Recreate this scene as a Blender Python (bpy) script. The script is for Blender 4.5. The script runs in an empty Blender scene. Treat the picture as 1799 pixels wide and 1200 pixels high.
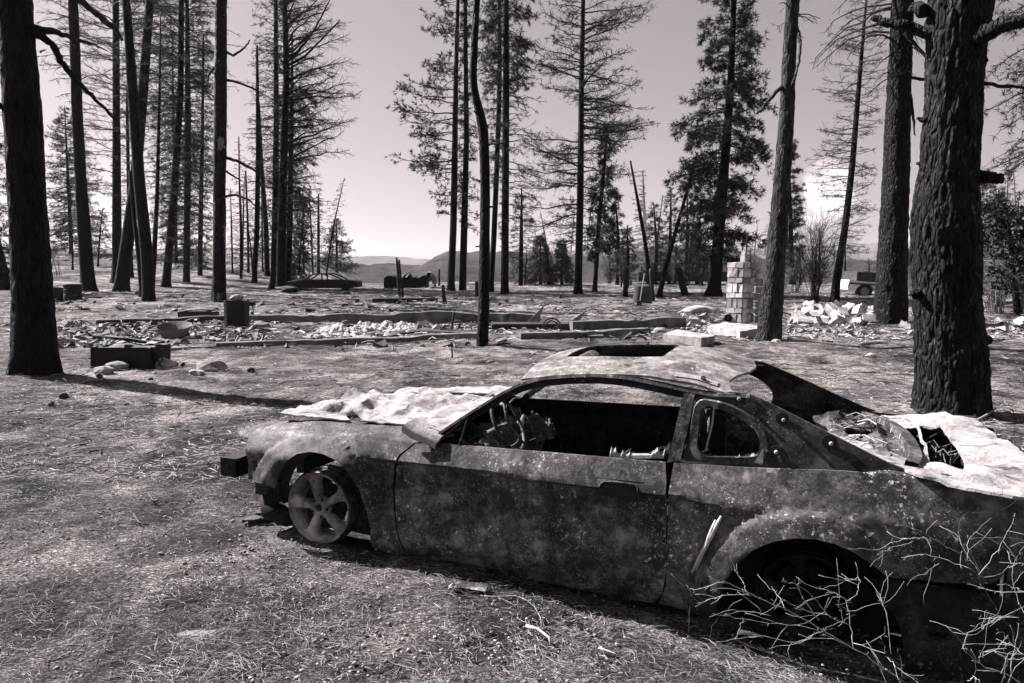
import bpy, math, random
import numpy as np
from mathutils import Vector, Matrix
from mathutils.geometry import delaunay_2d_cdt
random.seed(7); RNG = np.random.default_rng(7)
PI = math.pi
sc = bpy.context.scene
COL = sc.collection

# ---------------------------------------------------------------- camera, sky, sun, exposure
F, CX, CY, EYE = 1300.0, 900.0, 600.0, 1.65          # focal length in photo pixels, centre, eye height
PITCH = math.atan(135 / F)
cd = bpy.data.cameras.new('camera'); cam = bpy.data.objects.new('camera', cd); COL.objects.link(cam)
cam.location = (0, 0, EYE); cam.rotation_euler = (PI/2 - PITCH, 0, 0)
cd.sensor_width = 36; cd.lens = 36 * F / 1799; cd.clip_start = 0.05; cd.clip_end = 20000
sc.camera = cam
SUN_DIR = Vector((-0.88, 0.475, 0)).normalized()
SUN_EL = math.radians(41)
to_sun = Vector((SUN_DIR.x*math.cos(SUN_EL), SUN_DIR.y*math.cos(SUN_EL), math.sin(SUN_EL)))
w = bpy.data.worlds.new('World'); sc.world = w; w.use_nodes = True
nt = w.node_tree; nt.nodes.clear()
out = nt.nodes.new('ShaderNodeOutputWorld'); bg = nt.nodes.new('ShaderNodeBackground')
sky = nt.nodes.new('ShaderNodeTexSky'); sky.sky_type = 'NISHITA'; sky.sun_disc = False
sky.sun_elevation = SUN_EL; sky.sun_rotation = math.atan2(SUN_DIR.x, SUN_DIR.y)
sky.air_density = 1.0; sky.dust_density = 1.2; sky.ozone_density = 1.0
sep = nt.nodes.new('ShaderNodeSeparateColor')                     # black and white film behind a red filter
nt.links.new(sky.outputs[0], sep.inputs[0])
mixv = nt.nodes.new('ShaderNodeMath'); mixv.operation = 'MULTIPLY_ADD'
nt.links.new(sep.outputs[0], mixv.inputs[0]); mixv.inputs[1].default_value = 0.8
g2 = nt.nodes.new('ShaderNodeMath'); g2.operation = 'MULTIPLY'; g2.inputs[1].default_value = 0.2
nt.links.new(sep.outputs[1], g2.inputs[0]); nt.links.new(g2.outputs[0], mixv.inputs[2])
# small fair-weather clouds low over the horizon
tc = nt.nodes.new('ShaderNodeTexCoord'); mp = nt.nodes.new('ShaderNodeMapping')
mp.inputs['Scale'].default_value = (1, 1, 2.6); mp.inputs['Location'].default_value = (3.13, 1.4, 0.2)
nt.links.new(tc.outputs['Generated'], mp.inputs[0])
cn = nt.nodes.new('ShaderNodeTexNoise'); cn.inputs['Scale'].default_value = 14; cn.inputs['Detail'].default_value = 9
cn.inputs['Roughness'].default_value = .55
nt.links.new(mp.outputs[0], cn.inputs['Vector'])
cr = nt.nodes.new('ShaderNodeMapRange'); cr.inputs[1].default_value = .72; cr.inputs[2].default_value = .90
def cloudat(px, py, size, amt, prev):
    d = Vector(((px-CX)/F, 1, (465-py)/F)).normalized(); dp = nt.nodes.new('ShaderNodeVectorMath'); dp.operation = 'DOT_PRODUCT'
    nrm = nt.nodes.new('ShaderNodeVectorMath'); nrm.operation = 'NORMALIZE'; nt.links.new(tc.outputs['Generated'], nrm.inputs[0]); nt.links.new(nrm.outputs[0], dp.inputs[0]); dp.inputs[1].default_value = d
    m_ = nt.nodes.new('ShaderNodeMapRange'); m_.inputs[1].default_value = math.cos(math.radians(size)); m_.inputs[2].default_value = 1; m_.inputs[4].default_value = amt; nt.links.new(dp.outputs['Value'], m_.inputs[0])
    a_ = nt.nodes.new('ShaderNodeMath'); a_.operation = 'ADD'; nt.links.new(prev, a_.inputs[0]); nt.links.new(m_.outputs[0], a_.inputs[1]); return a_.outputs[0]
cl = cloudat(1450, 330, 2.6, .46, cn.outputs[0]); cl = cloudat(1600, 410, 2.2, .42, cl); cl = cloudat(1420, 425, 4.0, .24, cl)
nt.links.new(cl, cr.inputs[0])
sx = nt.nodes.new('ShaderNodeSeparateXYZ'); nt.links.new(tc.outputs['Generated'], sx.inputs[0])
band = nt.nodes.new('ShaderNodeMapRange'); band.inputs[1].default_value = .16; band.inputs[2].default_value = .11
nt.links.new(sx.outputs[2], band.inputs[0])
cm = nt.nodes.new('ShaderNodeMath'); cm.operation = 'MULTIPLY'
nt.links.new(cr.outputs[0], cm.inputs[0]); nt.links.new(band.outputs[0], cm.inputs[1])
mx = nt.nodes.new('ShaderNodeMix'); mx.data_type = 'FLOAT'; nt.links.new(cm.outputs[0], mx.inputs[0])
pw = nt.nodes.new('ShaderNodeMath'); pw.operation = 'POWER'; pw.inputs[1].default_value = .68      # film response
nt.links.new(mixv.outputs[0], pw.inputs[0]); nt.links.new(pw.outputs[0], mx.inputs[2]); mx.inputs[3].default_value = 6.2
tint = nt.nodes.new('ShaderNodeMix'); tint.data_type = 'RGBA'; tint.blend_type = 'MULTIPLY'; tint.inputs[0].default_value = 1
nt.links.new(mx.outputs[0], tint.inputs[6]); tint.inputs[7].default_value = (1, .905, .91, 1)
nt.links.new(tint.outputs[2], bg.inputs[0]); nt.links.new(bg.outputs[0], out.inputs[0])
bg.inputs[1].default_value = 0.064
ld = bpy.data.lights.new('sun', 'SUN'); sun = bpy.data.objects.new('sun', ld); COL.objects.link(sun)
ld.energy = 5.0; ld.angle = math.radians(.53); ld.color = (1, .93, .925)
sun.rotation_euler = to_sun.to_track_quat('Z', 'Y').to_euler(); sun.location = (-30, 20, 30)
vs = sc.view_settings; vs.view_transform = 'Standard'; vs.look = 'None'; vs.gamma = 1; vs.use_curve_mapping = False
vs.exposure = 1.86
sc.cycles.max_bounces = 5; sc.cycles.diffuse_bounces = 3; sc.cycles.volume_bounces = 0

# ---------------------------------------------------------------- numpy noise
def _hash(i, j, k, seed):
    h = (i.astype(np.int64)*374761393 + j.astype(np.int64)*668265263 + k.astype(np.int64)*2147483647 + seed*144665) & 0xffffffff
    h = ((h ^ (h >> 13))*1274126177) & 0xffffffff
    h = ((h ^ (h >> 16))*2246822519) & 0xffffffff
    return ((h ^ (h >> 15)) & 0xffffff)/float(0xffffff)
def vnoise(x, y, z=0., seed=0):
    x, y, z = np.broadcast_arrays(np.asarray(x, float), np.asarray(y, float), np.asarray(z, float))
    i, j, k = np.floor(x), np.floor(y), np.floor(z)
    fx, fy, fz = x-i, y-j, z-k
    fx, fy, fz = [f*f*(3-2*f) for f in (fx, fy, fz)]
    r = 0
    for a in (0, 1):
        for b in (0, 1):
            for c in (0, 1):
                r = r + _hash(i+a, j+b, k+c, seed)*(fx if a else 1-fx)*(fy if b else 1-fy)*(fz if c else 1-fz)
    return r*2-1
def fbm(x, y, z=0., o=4, seed=0, gain=.5):
    r = 0; a = 1.; f = 1.
    for q in range(o):
        r = r + a*vnoise(np.asarray(x)*f+q*7.3, np.asarray(y)*f, np.asarray(z)*f, seed+q); a *= gain; f *= 2.03
    return r
def sst(x, a, b):
    t = np.clip((np.asarray(x, float)-a)/(b-a), 0, 1); return t*t*(3-2*t)

# ---------------------------------------------------------------- where things are: a pixel is turned into a point on the land
def ray(px, py):
    x = (px-CX)/F; y = -(py-CY)/F
    f = np.array([0, math.cos(PITCH), -math.sin(PITCH)]); u = np.array([0, math.sin(PITCH), math.cos(PITCH)])
    return np.array([x, 0, 0]) + y*u + f
CAMP = np.array([0, 0, EYE])
def land(x, y):
    """height of the ground"""
    x = np.asarray(x, float); y = np.asarray(y, float)
    z = 0.05*fbm(x*.25, y*.25, 0, 3, 11)*sst(np.abs(y-4)+np.abs(x)*.6, 3, 9) + .13*fbm(x*.07, y*.07, 2, 2, 5)*sst(y, 16, 40)
    z = z - .15*sst(x, -.5, 1.5)*(1-sst(y, 4.0, 7.5))*(1-sst(x, 6, 12))
    z = z + (3.7*sst(y, 40, 95))*sst(-x, 13, 32)                      # the rise behind the trees on one side
    z = z - (22*sst(y, 66, 190)+30*sst(y, 190, 600))*(1-sst(-x, 13, 32)*(1-sst(y, 100, 200)))
    z = z + .35*np.exp(-((x-3.4)**2/6+(y-22)**2/4))*.5
    z = z + .12*np.exp(-((x-11.2)**2/3+(y-21)**2/5))
    z = z + .13*np.exp(-(((x-1.12)/.42)**2+((y-2.55)/.30)**2))
    return z
def landf(x, y): return float(land(x, y))
_T = 1.5*1.012**np.arange(640)
def at(px, py, dz=0.):
    """point of the land seen at a pixel of the photograph"""
    d = ray(px, py); T = _T
    for _ in range(3):
        P = CAMP+T[:, None]*d; k = np.nonzero(P[:, 2] < land(P[:, 0], P[:, 1])+dz)[0]; k = max(int(k[0]), 1) if len(k) else len(T)-1
        T = np.linspace(T[k-1], T[k], 12)
    return CAMP + d*T[-1 if k >= 11 else k]
def at_many(px, py):
    px = np.asarray(px, float); py = np.asarray(py, float); y = -(py-CY)/F
    d = np.stack([(px-CX)/F, math.cos(PITCH)+y*math.sin(PITCH), -math.sin(PITCH)+y*math.cos(PITCH)], 1); t = (0-EYE)/d[:, 2]
    for _ in range(10): t = t*.4+.6*(land(d[:, 0]*t, d[:, 1]*t)-EYE)/d[:, 2]
    return CAMP+d*t[:, None]
def atY(px, py, Y):
    d = ray(px, py); return CAMP + d*(Y/d[1])

# ---------------------------------------------------------------- mesh helpers
class MB:
    def __init__(s): s.v = []; s.f = []; s.n = 0
    def add(s, v, f):
        v = np.asarray(v, float).reshape(-1, 3); s.v.append(v)
        s.f += [tuple(int(i)+s.n for i in q) for q in f]; s.n += len(v)
    def box(s, c, size, rz=0., rx=0., ry=0., jit=0.):
        a = np.array([[x, y, z] for x in (-.5, .5) for y in (-.5, .5) for z in (-.5, .5)])*np.array(size)
        if jit: a += RNG.uniform(-jit, jit, a.shape)
        R = np.array(Matrix.Rotation(rz, 3, 'Z') @ Matrix.Rotation(ry, 3, 'Y') @ Matrix.Rotation(rx, 3, 'X'))
        s.add(a@R.T+np.array(c), [(0, 1, 3, 2), (4, 6, 7, 5), (0, 4, 5, 1), (2, 3, 7, 6), (0, 2, 6, 4), (1, 5, 7, 3)])
    def tube(s, pts, rad, k=6, cap=True):
        pts = np.asarray(pts, float); n = len(pts)
        rad = np.broadcast_to(np.asarray(rad, float), (n,))
        t = np.gradient(pts, axis=0); t /= np.linalg.norm(t, axis=1)[:, None]+1e-9
        ref = np.array([0, 0, 1.]) if abs(t[0][2]) < .9 else np.array([0, 1., 0])
        a = np.cross(t, ref); a /= np.linalg.norm(a, axis=1)[:, None]+1e-9; b = np.cross(t, a)
        th = np.arange(k)*2*PI/k
        v = pts[:, None]+rad[:, None, None]*(np.cos(th)[None, :, None]*a[:, None]+np.sin(th)[None, :, None]*b[:, None])
        f = [(i*k+j, i*k+(j+1) % k, (i+1)*k+(j+1) % k, (i+1)*k+j) for i in range(n-1) for j in range(k)]
        if cap: f += [tuple(range(k))[::-1], tuple((n-1)*k+j for j in range(k))]
        s.add(v, f)
    def grid(s, V, hole=None):
        """V: (n, m, 3)"""
        n, m = V.shape[:2]
        f = [(i*m+j, (i+1)*m+j, (i+1)*m+j+1, i*m+j+1) for i in range(n-1) for j in range(m-1) if hole is None or not hole[i, j]]
        s.add(V, f)
    def rock(s, c, r, sq=(1, 1, .7), seed=0, lev=1, rot=None):
        v, f = ICO[lev]; v = v*(1+.28*vnoise(v[:, 0]*1.7+seed*3.1, v[:, 1]*1.7, v[:, 2]*1.7, seed)[:, None]+.12*vnoise(v[:, 0]*4+seed, v[:, 1]*4, v[:, 2]*4, seed)[:, None])
        v = v*np.array(sq)*r; a = (seed*1.37) % 6.28 if rot is None else rot
        v = v@np.array([[math.cos(a), math.sin(a), 0], [-math.sin(a), math.cos(a), 0], [0, 0, 1]])
        s.add(v+np.array(c), f)
import bmesh
ICO = {}
for lv in (1, 2, 3):
    b_ = bmesh.new(); bmesh.ops.create_icosphere(b_, subdivisions=lv, radius=1)
    ICO[lv] = (np.array([v.co[:] for v in b_.verts]), [tuple(v.index for v in f.verts) for f in b_.faces]); b_.free()

def root_loc(p):
    l = Vector((0, 0, 0))
    while p is not None: l += p.location; p = p.parent
    return np.array(l)
def tag(o, label=None, cat=None, group=None, kind=None):
    if label: o['label'] = label
    if cat: o['category'] = cat
    if group: o['group'] = group
    if kind: o['kind'] = kind
    return o
def thing(name, label, cat, loc, group=None):
    o = bpy.data.objects.new(name, None); COL.objects.link(o); o.location = tuple(loc); o.empty_display_size = .2
    return tag(o, label, cat, group)
def obj(name, mb, mat, parent=None, smooth=False, origin=None, sharp=None):
    V = np.concatenate(mb.v); me = bpy.data.meshes.new(name)
    o = bpy.data.objects.new(name, me); COL.objects.link(o)
    if parent is not None: o.parent = parent; base = root_loc(parent)
    else:
        base = np.array(origin) if origin is not None else np.array([(V[:, 0].min()+V[:, 0].max())/2, (V[:, 1].min()+V[:, 1].max())/2, V[:, 2].min()])
        o.location = tuple(base)
    me.from_pydata((V-base).tolist(), [], mb.f); me.materials.append(mat)
    if smooth:
        me.polygons.foreach_set('use_smooth', [True]*len(me.polygons))
        if sharp: me.set_sharp_from_angle(angle=math.radians(sharp))
    me.update(); return o
def meshq(name, V, Q, mat, parent=None, smooth=False, origin=None):
    """fast: Q is an int array of faces all with the same number of corners"""
    V = np.asarray(V, float); Q = np.asarray(Q, np.int32); k = Q.shape[1]
    me = bpy.data.meshes.new(name); o = bpy.data.objects.new(name, me); COL.objects.link(o)
    base = root_loc(parent) if parent is not None else (np.array(origin) if origin is not None else np.zeros(3))
    if parent is not None: o.parent = parent
    else: o.location = tuple(base)
    me.vertices.add(len(V)); me.vertices.foreach_set('co', (V-base).astype(np.float32).ravel())
    me.loops.add(Q.size); me.loops.foreach_set('vertex_index', Q.ravel())
    me.polygons.add(len(Q)); me.polygons.foreach_set('loop_start', np.arange(len(Q), dtype=np.int32)*k)
    if smooth: me.polygons.foreach_set('use_smooth', np.ones(len(Q), bool))
    me.materials.append(mat); me.update(calc_edges=True); return o

# ---------------------------------------------------------------- materials (black and white)
def gray(v): return (v, v*.985, v*.975, 1)
def newmat(name, rough=.8, spec=.3, metal=0.):
    m = bpy.data.materials.new(name); m.use_nodes = True; n = m.node_tree; b = n.nodes['Principled BSDF']
    b.inputs['Roughness'].default_value = rough; b.inputs['Specular IOR Level'].default_value = spec; b.inputs['Metallic'].default_value = metal
    return m, n, b
def N(n, t, **kw):
    x = n.nodes.new('ShaderNode'+t)
    for k, v in kw.items():
        if k in x.inputs: x.inputs[k].default_value = v
        else: setattr(x, k, v)
    return x
def coords(n, scale=(1, 1, 1), obj=True):
    t = N(n, 'TexCoord'); m = N(n, 'Mapping'); m.inputs['Scale'].default_value = scale
    n.links.new(t.outputs['Object' if obj else 'Generated'], m.inputs[0]); return m.outputs[0]
def noise(n, vec, scale, detail=5, rough=.6, dist=0.):
    t = N(n, 'TexNoise', Scale=scale, Detail=detail, Roughness=rough, Distortion=dist); n.links.new(vec, t.inputs['Vector']); return t.outputs[0]
def ramp(n, fac, stops):
    r = N(n, 'ValToRGB'); e = r.color_ramp.elements
    while len(e) < len(stops): e.new(.5)
    for i, (p, v) in enumerate(stops): e[i].position = p; e[i].color = gray(v)
    n.links.new(fac, r.inputs[0]); return r.outputs[0]
def mix(n, fac, a, b, mode='MIX'):
    m = N(n, 'Mix', data_type='RGBA', blend_type=mode)
    for inp, x in ((0, fac), (6, a), (7, b)):
        if isinstance(x, (int, float)): m.inputs[inp].default_value = x if inp == 0 else gray(x)
        else: n.links.new(x, m.inputs[inp])
    return m.outputs[2]
def bump(n, b, h, strength=.5, dist=.02, nrm=None):
    x = N(n, 'Bump'); x.inputs['Strength'].default_value = strength; x.inputs['Distance'].default_value = dist
    n.links.new(h, x.inputs['Height'])
    if nrm is not None: n.links.new(nrm, x.inputs['Normal'])
    n.links.new(x.outputs[0], b.inputs['Normal']); return x.outputs[0]
def simple(name, lo, hi, scale=8, rough=.85, spec=.25, bstr=.4, bdist=.01, metal=0., stretch=(1, 1, 1), detail=6):
    m, n, b = newmat(name, rough, spec, metal); c = coords(n, stretch)
    a = noise(n, c, scale, detail, .65)
    n.links.new(ramp(n, a, [(.3, lo), (.7, hi)]), b.inputs['Base Color'])
    if bstr: bump(n, b, noise(n, c, scale*3, 5, .7), bstr, bdist)
    return m
M = {}
M['twig'] = simple('charred_twig', .005, .02, 12, bstr=0)
M['needles'] = simple('scorched_needles', .012, .06, 5, bstr=0)
M['fir'] = simple('green_needles', .04, .13, 5, bstr=0)
M['drybush'] = simple('dry_bush', .10, .3, 5, bstr=0)
M['stem'] = simple('pale_dead_stem', .12, .42, 30, bstr=.3, bdist=.001)
M['darkstem'] = simple('dark_stem', .02, .07, 40, bstr=.3, bdist=.001)
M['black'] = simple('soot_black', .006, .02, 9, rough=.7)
M['charwood'] = simple('charred_wood', .008, .05, 6, stretch=(1, 1, 1), rough=.6, bstr=.8, bdist=.02)
M['greywood'] = simple('grey_wood', .1, .25, 9, stretch=(.3, 3, 3))
M['concrete'] = simple('old_concrete', .04, .17, 3, bstr=.5, bdist=.01)
M['paleconcrete'] = simple('pale_concrete', .12, .36, 5, bstr=.5, bdist=.01)
M['block'] = simple('pale_block', .16, .55, 3.5, bstr=.6, bdist=.012)
M['blockdark'] = simple('sooty_block', .08, .26, 3.5, bstr=.6, bdist=.012)
M['mortar'] = simple('grey_mortar', .15, .35, 9, bstr=.8, bdist=.02)
M['stone'] = simple('field_stone', .07, .28, 4, bstr=.6, bdist=.02)
M['palestone'] = simple('pale_rubble', .12, .45, 5, bstr=.6, bdist=.02)
M['cone'] = simple('dark_cone', .01, .05, 30)
M['ash'] = simple('pale_ash', .10, .5, 9, bstr=.9, bdist=.04)
M['rustfar'] = simple('dark_burnt_metal', .005, .06, 3.5, rough=.6, spec=.4, bstr=.5)
M['whitepaint'] = simple('white_paint', .6, .75, 2, rough=.5, bstr=0)
M['rimfar'] = simple('dull_alloy', .1, .3, 6, rough=.5, bstr=.2)
def bark_mat(name, lo, hi, patch=.0, speck=0.):
    m, n, b = newmat(name, .75, .12); c = coords(n, (1, 1, .28))
    a = noise(n, c, 14, 7, .7, .6); big = noise(n, coords(n, (1, 1, .5)), 1.7, 4)
    v = N(n, 'TexVoronoi', Scale=16.0, feature='DISTANCE_TO_EDGE'); n.links.new(c, v.inputs['Vector'])
    col = ramp(n, a, [(.38, lo), (.62, hi)])
    if patch: col = mix(n, ramp(n, big, [(.60, 0), (.63, patch)]), col, .45)
    if speck:
        col = mix(n, mix(n, 1., ramp(n, noise(n, c, 34, 5, .8), [(.56, 0), (.63, 1)]), ramp(n, noise(n, coords(n, (1, 1, .6)), 4.5, 5, .7), [(.46, 0), (.58, 1)]), 'MULTIPLY'), col, speck)
    n.links.new(col, b.inputs['Base Color'])
    h = N(n, 'Math', operation='ADD'); n.links.new(a, h.inputs[0])
    vr = N(n, 'MapRange'); vr.inputs[2].default_value = .2; n.links.new(v.outputs['Distance'], vr.inputs[0]); n.links.new(vr.outputs[0], h.inputs[1])
    bump(n, b, h.outputs[0], .9, .035); return m
M['bark'] = bark_mat('charred_bark', .003, .012)
M['bark2'] = bark_mat('scorched_bark', .006, .045, .1)
M['barkgiant'] = bark_mat('thick_charred_bark', .002, .013, .0, speck=.10)
M['barkpatch'] = bark_mat('charred_bark_flaking', .004, .02, .35)
M['bare'] = simple('bare_pale_wood', .2, .5, 6, stretch=(4, 4, 1))

def rust_mat(name, base, spread, dark=.22, speck=.5, rough=.55):
    m, n, b = newmat(name, rough, .22, 0.); c = coords(n)
    big = noise(n, c, 3.0, 9, .74, .2); med = noise(n, c, 11, 8, .72, .25); fine = noise(n, c, 55, 4, .7)
    col = ramp(n, med, [(.34, base*dark), (.5, base), (.66, base+spread)])
    col = mix(n, ramp(n, big, [(.44, .95), (.485, .7), (.53, 0.)]), col, base*dark*.8)
    vm = ramp(n, noise(n, c, 38, 7, .8), [(.57, 0.), (.61, 1.)])
    vm2 = ramp(n, noise(n, c, 110, 3, .75), [(.58, 0.), (.66, 1.)])
    reg = ramp(n, noise(n, c, 3.2, 7, .75), [(.52, .0), (.58, 1.)]); reg2 = ramp(n, noise(n, c, 5, 8, .78, .2), [(.50, .0), (.58, 1.)])
    col = mix(n, mix(n, 1., vm, reg, 'MULTIPLY'), col, speck); col = mix(n, mix(n, 1., vm2, reg2, 'MULTIPLY'), col, speck*.7)
    stain = noise(n, coords(n, (1, 1, .35)), 6, 6, .7); col = mix(n, 1., col, ramp(n, stain, [(.35, .45), (.6, 1.35)]), 'MULTIPLY')
    edge = ramp(n, noise(n, c, 3.4, 9, .78, .3), [(.46, 0), (.485, .32), (.50, 0.04), (.62, 0), (.66, .35)])
    col = mix(n, edge, col, base+spread*1.6)
    n.links.new(col, b.inputs['Base Color'])
    n.links.new(ramp(n, med, [(.3, rough), (.7, rough+.3)]), b.inputs['Roughness'])
    h = N(n, 'Math', operation='MULTIPLY_ADD'); n.links.new(fine, h.inputs[0]); h.inputs[1].default_value = .35; n.links.new(med, h.inputs[2])
    bump(n, b, h.outputs[0], .35, .006); return m
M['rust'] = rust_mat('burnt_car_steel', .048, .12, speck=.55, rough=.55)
M['rustroof_sheen'] = rust_mat('burnt_roof_steel_sheen', .13, .16, dark=.35, speck=.5, rough=.5)  # roof colour raised to stand in for the sun's sheen on it
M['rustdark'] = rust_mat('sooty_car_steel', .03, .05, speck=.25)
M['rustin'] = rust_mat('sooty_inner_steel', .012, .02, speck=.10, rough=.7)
M['alloy'] = rust_mat('sooty_alloy', .20, .16, dark=.45, speck=.3, rough=.5)
M['lip'] = simple('pale_metal', .2, .5, 30, rough=.5, bstr=.2, bdist=.002)  # one pale tone for slats, lips and small scraps

def fluffy(name, lo, hi, mid=7, bd=.03):
    m, n, b = newmat(name, .95, .1); c = coords(n)
    a = noise(n, c, mid, 8, .7, .6)
    col = ramp(n, a, [(.34, lo), (.46, hi*.7), (.68, hi)])
    n.links.new(col, b.inputs['Base Color']); bump(n, b, noise(n, c, mid*4, 7, .75, .5), .8, bd); return m
M['insul'] = fluffy('white_burnt_insulation', .07, .42, 7, .03)
M['melt'] = fluffy('crazed_sagging_glass', .05, .35, 9, .015)

def ground_mat():
    m, n, b = newmat('needle_litter_ground', .95, .12); c = coords(n)
    big = noise(n, c, .28, 4, .55, .4); med = noise(n, c, 1.6, 6, .65, .8)
    mp2 = N(n, 'Mapping'); mp2.inputs['Scale'].default_value = (1, 2.4, 1); mp2.inputs['Rotation'].default_value = (0, 0, .35); n.links.new(c, mp2.inputs[0])
    fib = noise(n, mp2.outputs[0], 26, 8, .78, 1.4); fine = noise(n, c, 90, 4, .7)
    tone = N(n, 'Math', operation='MULTIPLY_ADD'); n.links.new(med, tone.inputs[0]); tone.inputs[1].default_value = .55
    t2 = N(n, 'Math', operation='MULTIPLY'); n.links.new(big, t2.inputs[0]); t2.inputs[1].default_value = .45; n.links.new(t2.outputs[0], tone.inputs[2])
    base = ramp(n, tone.outputs[0], [(.40, .015), (.46, .062), (.52, .145), (.59, .33)])
    fr = ramp(n, fib, [(.38, .05), (.52, .8), (.64, 3.0)])
    fr2 = ramp(n, fine, [(.36, .2), (.62, 1.8)])
    col = mix(n, 1., base, fr, 'MULTIPLY'); col = mix(n, 1., col, fr2, 'MULTIPLY')
    v = N(n, 'TexVoronoi', Scale=28.0); n.links.new(c, v.inputs['Vector'])
    sp = ramp(n, v.outputs['Distance'], [(.09, 1.), (.17, 0.)])
    sp = mix(n, 1., sp, ramp(n, med, [(.47, 0), (.6, 1)]), 'MULTIPLY')
    col = mix(n, sp, col, .6)
    n.links.new(col, b.inputs['Base Color'])
    h = N(n, 'Math', operation='MULTIPLY_ADD'); n.links.new(fib, h.inputs[0]); h.inputs[1].default_value = 1.; n.links.new(med, h.inputs[2])
    bump(n, b, h.outputs[0], .9, .05)
    # farther off: pale dry grass field of the valley
    return m
M['ground'] = ground_mat()
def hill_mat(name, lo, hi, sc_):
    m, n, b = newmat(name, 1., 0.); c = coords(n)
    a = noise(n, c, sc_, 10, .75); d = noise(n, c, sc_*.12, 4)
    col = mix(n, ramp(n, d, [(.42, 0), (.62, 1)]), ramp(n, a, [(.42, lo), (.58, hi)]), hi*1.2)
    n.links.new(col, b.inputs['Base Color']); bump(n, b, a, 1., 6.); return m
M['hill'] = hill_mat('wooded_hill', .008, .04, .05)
M['hillfar_hazy'] = hill_mat('far_hill_haze_tint', .05, .11, .02)  # far ridge made paler, haze put into its colour

# ---------------------------------------------------------------- ground and hills
def axis(n, a, k, c=0., pw=1): t = np.linspace(-1, 1, n); return c + a*np.sinh(k*t)
gx = axis(520, 1.15, 7.9, 0.3); gy = axis(520, 1.15, 7.9, 4.4)
gy = gy[gy > -60]; 
X, Y = np.meshgrid(gx, gy, indexing='ij')
Z = land(X, Y)
dist = np.hypot(X, Y)
Z = Z + (.022*fbm(X*1.3, Y*1.3, 0, 3, 21) + .014*fbm(X*5, Y*5, 1, 3, 31))*(1-sst(dist, 15, 60)) + .05*fbm(X*.8, Y*.8, 5, 3, 41)*sst(dist, 9, 20)
n_, m_ = X.shape
idx = np.arange(n_*m_).reshape(n_, m_)
Q = np.stack([idx[:-1, :-1], idx[1:, :-1], idx[1:, 1:], idx[:-1, 1:]], -1).reshape(-1, 4)
g = meshq('ground', np.stack([X, Y, Z], -1).reshape(-1, 3), Q, M['ground'], smooth=True)
tag(g, 'burnt forest floor covered with pale dry needles and ash', None, None, 'structure')

def hill(name, D, depth, prof, zb, mat, label, seed, amp):
    xs = np.linspace(-D*1.6, D*1.6, 420); ys = np.linspace(D, D+depth, 60)
    X, Y = np.meshgrid(xs, ys, indexing='ij')
    ax = np.array([p[0] for p in prof]); az = np.array([p[1] for p in prof])
    px = X/D*F+CX
    top = (np.interp(px, ax, az))
    crest = (465-top)/F*(D+depth*.5)+EYE
    t = (Y-D)/depth
    s_ = np.sin(np.clip(t, 0, 1)*PI)**.8
    Z = zb + (crest-zb)*s_ + amp*fbm(X/D*9, Y/D*9, 0, 6, seed, .6)*s_ + amp*.15*fbm(X/D*160, Y/D*160, 0, 3, seed+3)*s_
    n_, m_ = X.shape; idx = np.arange(n_*m_).reshape(n_, m_)
    Q = np.stack([idx[:-1, :-1], idx[1:, :-1], idx[1:, 1:], idx[:-1, 1:]], -1).reshape(-1, 4)
    o = meshq(name, np.stack([X, Y, Z], -1).reshape(-1, 3), Q, mat, smooth=True)
    return tag(o, label, None, None, 'structure')
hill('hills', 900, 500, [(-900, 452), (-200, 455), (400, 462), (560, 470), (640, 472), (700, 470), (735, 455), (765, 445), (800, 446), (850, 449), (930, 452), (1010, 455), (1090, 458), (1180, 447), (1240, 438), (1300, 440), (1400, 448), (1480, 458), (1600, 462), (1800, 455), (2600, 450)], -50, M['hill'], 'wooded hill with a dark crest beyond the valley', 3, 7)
hill('hills', 2300, 900, [(-900, 458), (300, 452), (500, 452), (620, 456), (700, 457), (760, 455), (900, 448), (1300, 436), (1400, 437), (1500, 432), (1560, 436), (1700, 430), (2600, 440)], -60, M['hillfar_hazy'], 'pale distant ridge on the horizon', 9, 12)

# ---------------------------------------------------------------- trees
def prisms(A, B, ra, rb):
    """three-sided twigs from A to B"""
    A = np.asarray(A); B = np.asarray(B); ra = np.asarray(ra)[:, None]; rb = np.asarray(rb)[:, None]
    t = B-A; t = t/(np.linalg.norm(t, axis=1)[:, None]+1e-9)
    ref = np.where(np.abs(t[:, 2:3]) < .9, np.array([[0, 0, 1.]]), np.array([[1., 0, 0]]))
    u = np.cross(t, ref); u /= np.linalg.norm(u, axis=1)[:, None]+1e-9; v = np.cross(t, u)
    n = len(A); V = np.zeros((n, 6, 3))
    for k in range(3):
        a = 2*PI*k/3; d = math.cos(a)*u+math.sin(a)*v
        V[:, k] = A+d*ra; V[:, 3+k] = B+d*rb
    base = (np.arange(n)*6)[:, None]
    Q = np.concatenate([base+np.array([[k, (k+1) % 3, 3+(k+1) % 3, 3+k]]) for k in range(3)], 0)
    return V.reshape(-1, 3), Q
class Segs:
    def __init__(s): s.A = []; s.B = []; s.a = []; s.b = []
    def add(s, A, B, a, b):
        A = np.atleast_2d(A); s.A.append(A); s.B.append(np.atleast_2d(B))
        s.a.append(np.broadcast_to(np.asarray(a, float), (len(A),))); s.b.append(np.broadcast_to(np.asarray(b, float), (len(A),)))
    def build(s, name, mat, parent):
        V, Q = prisms(np.concatenate(s.A), np.concatenate(s.B), np.concatenate(s.a), np.concatenate(s.b))
        return meshq(name, V, Q, mat, parent)
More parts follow.
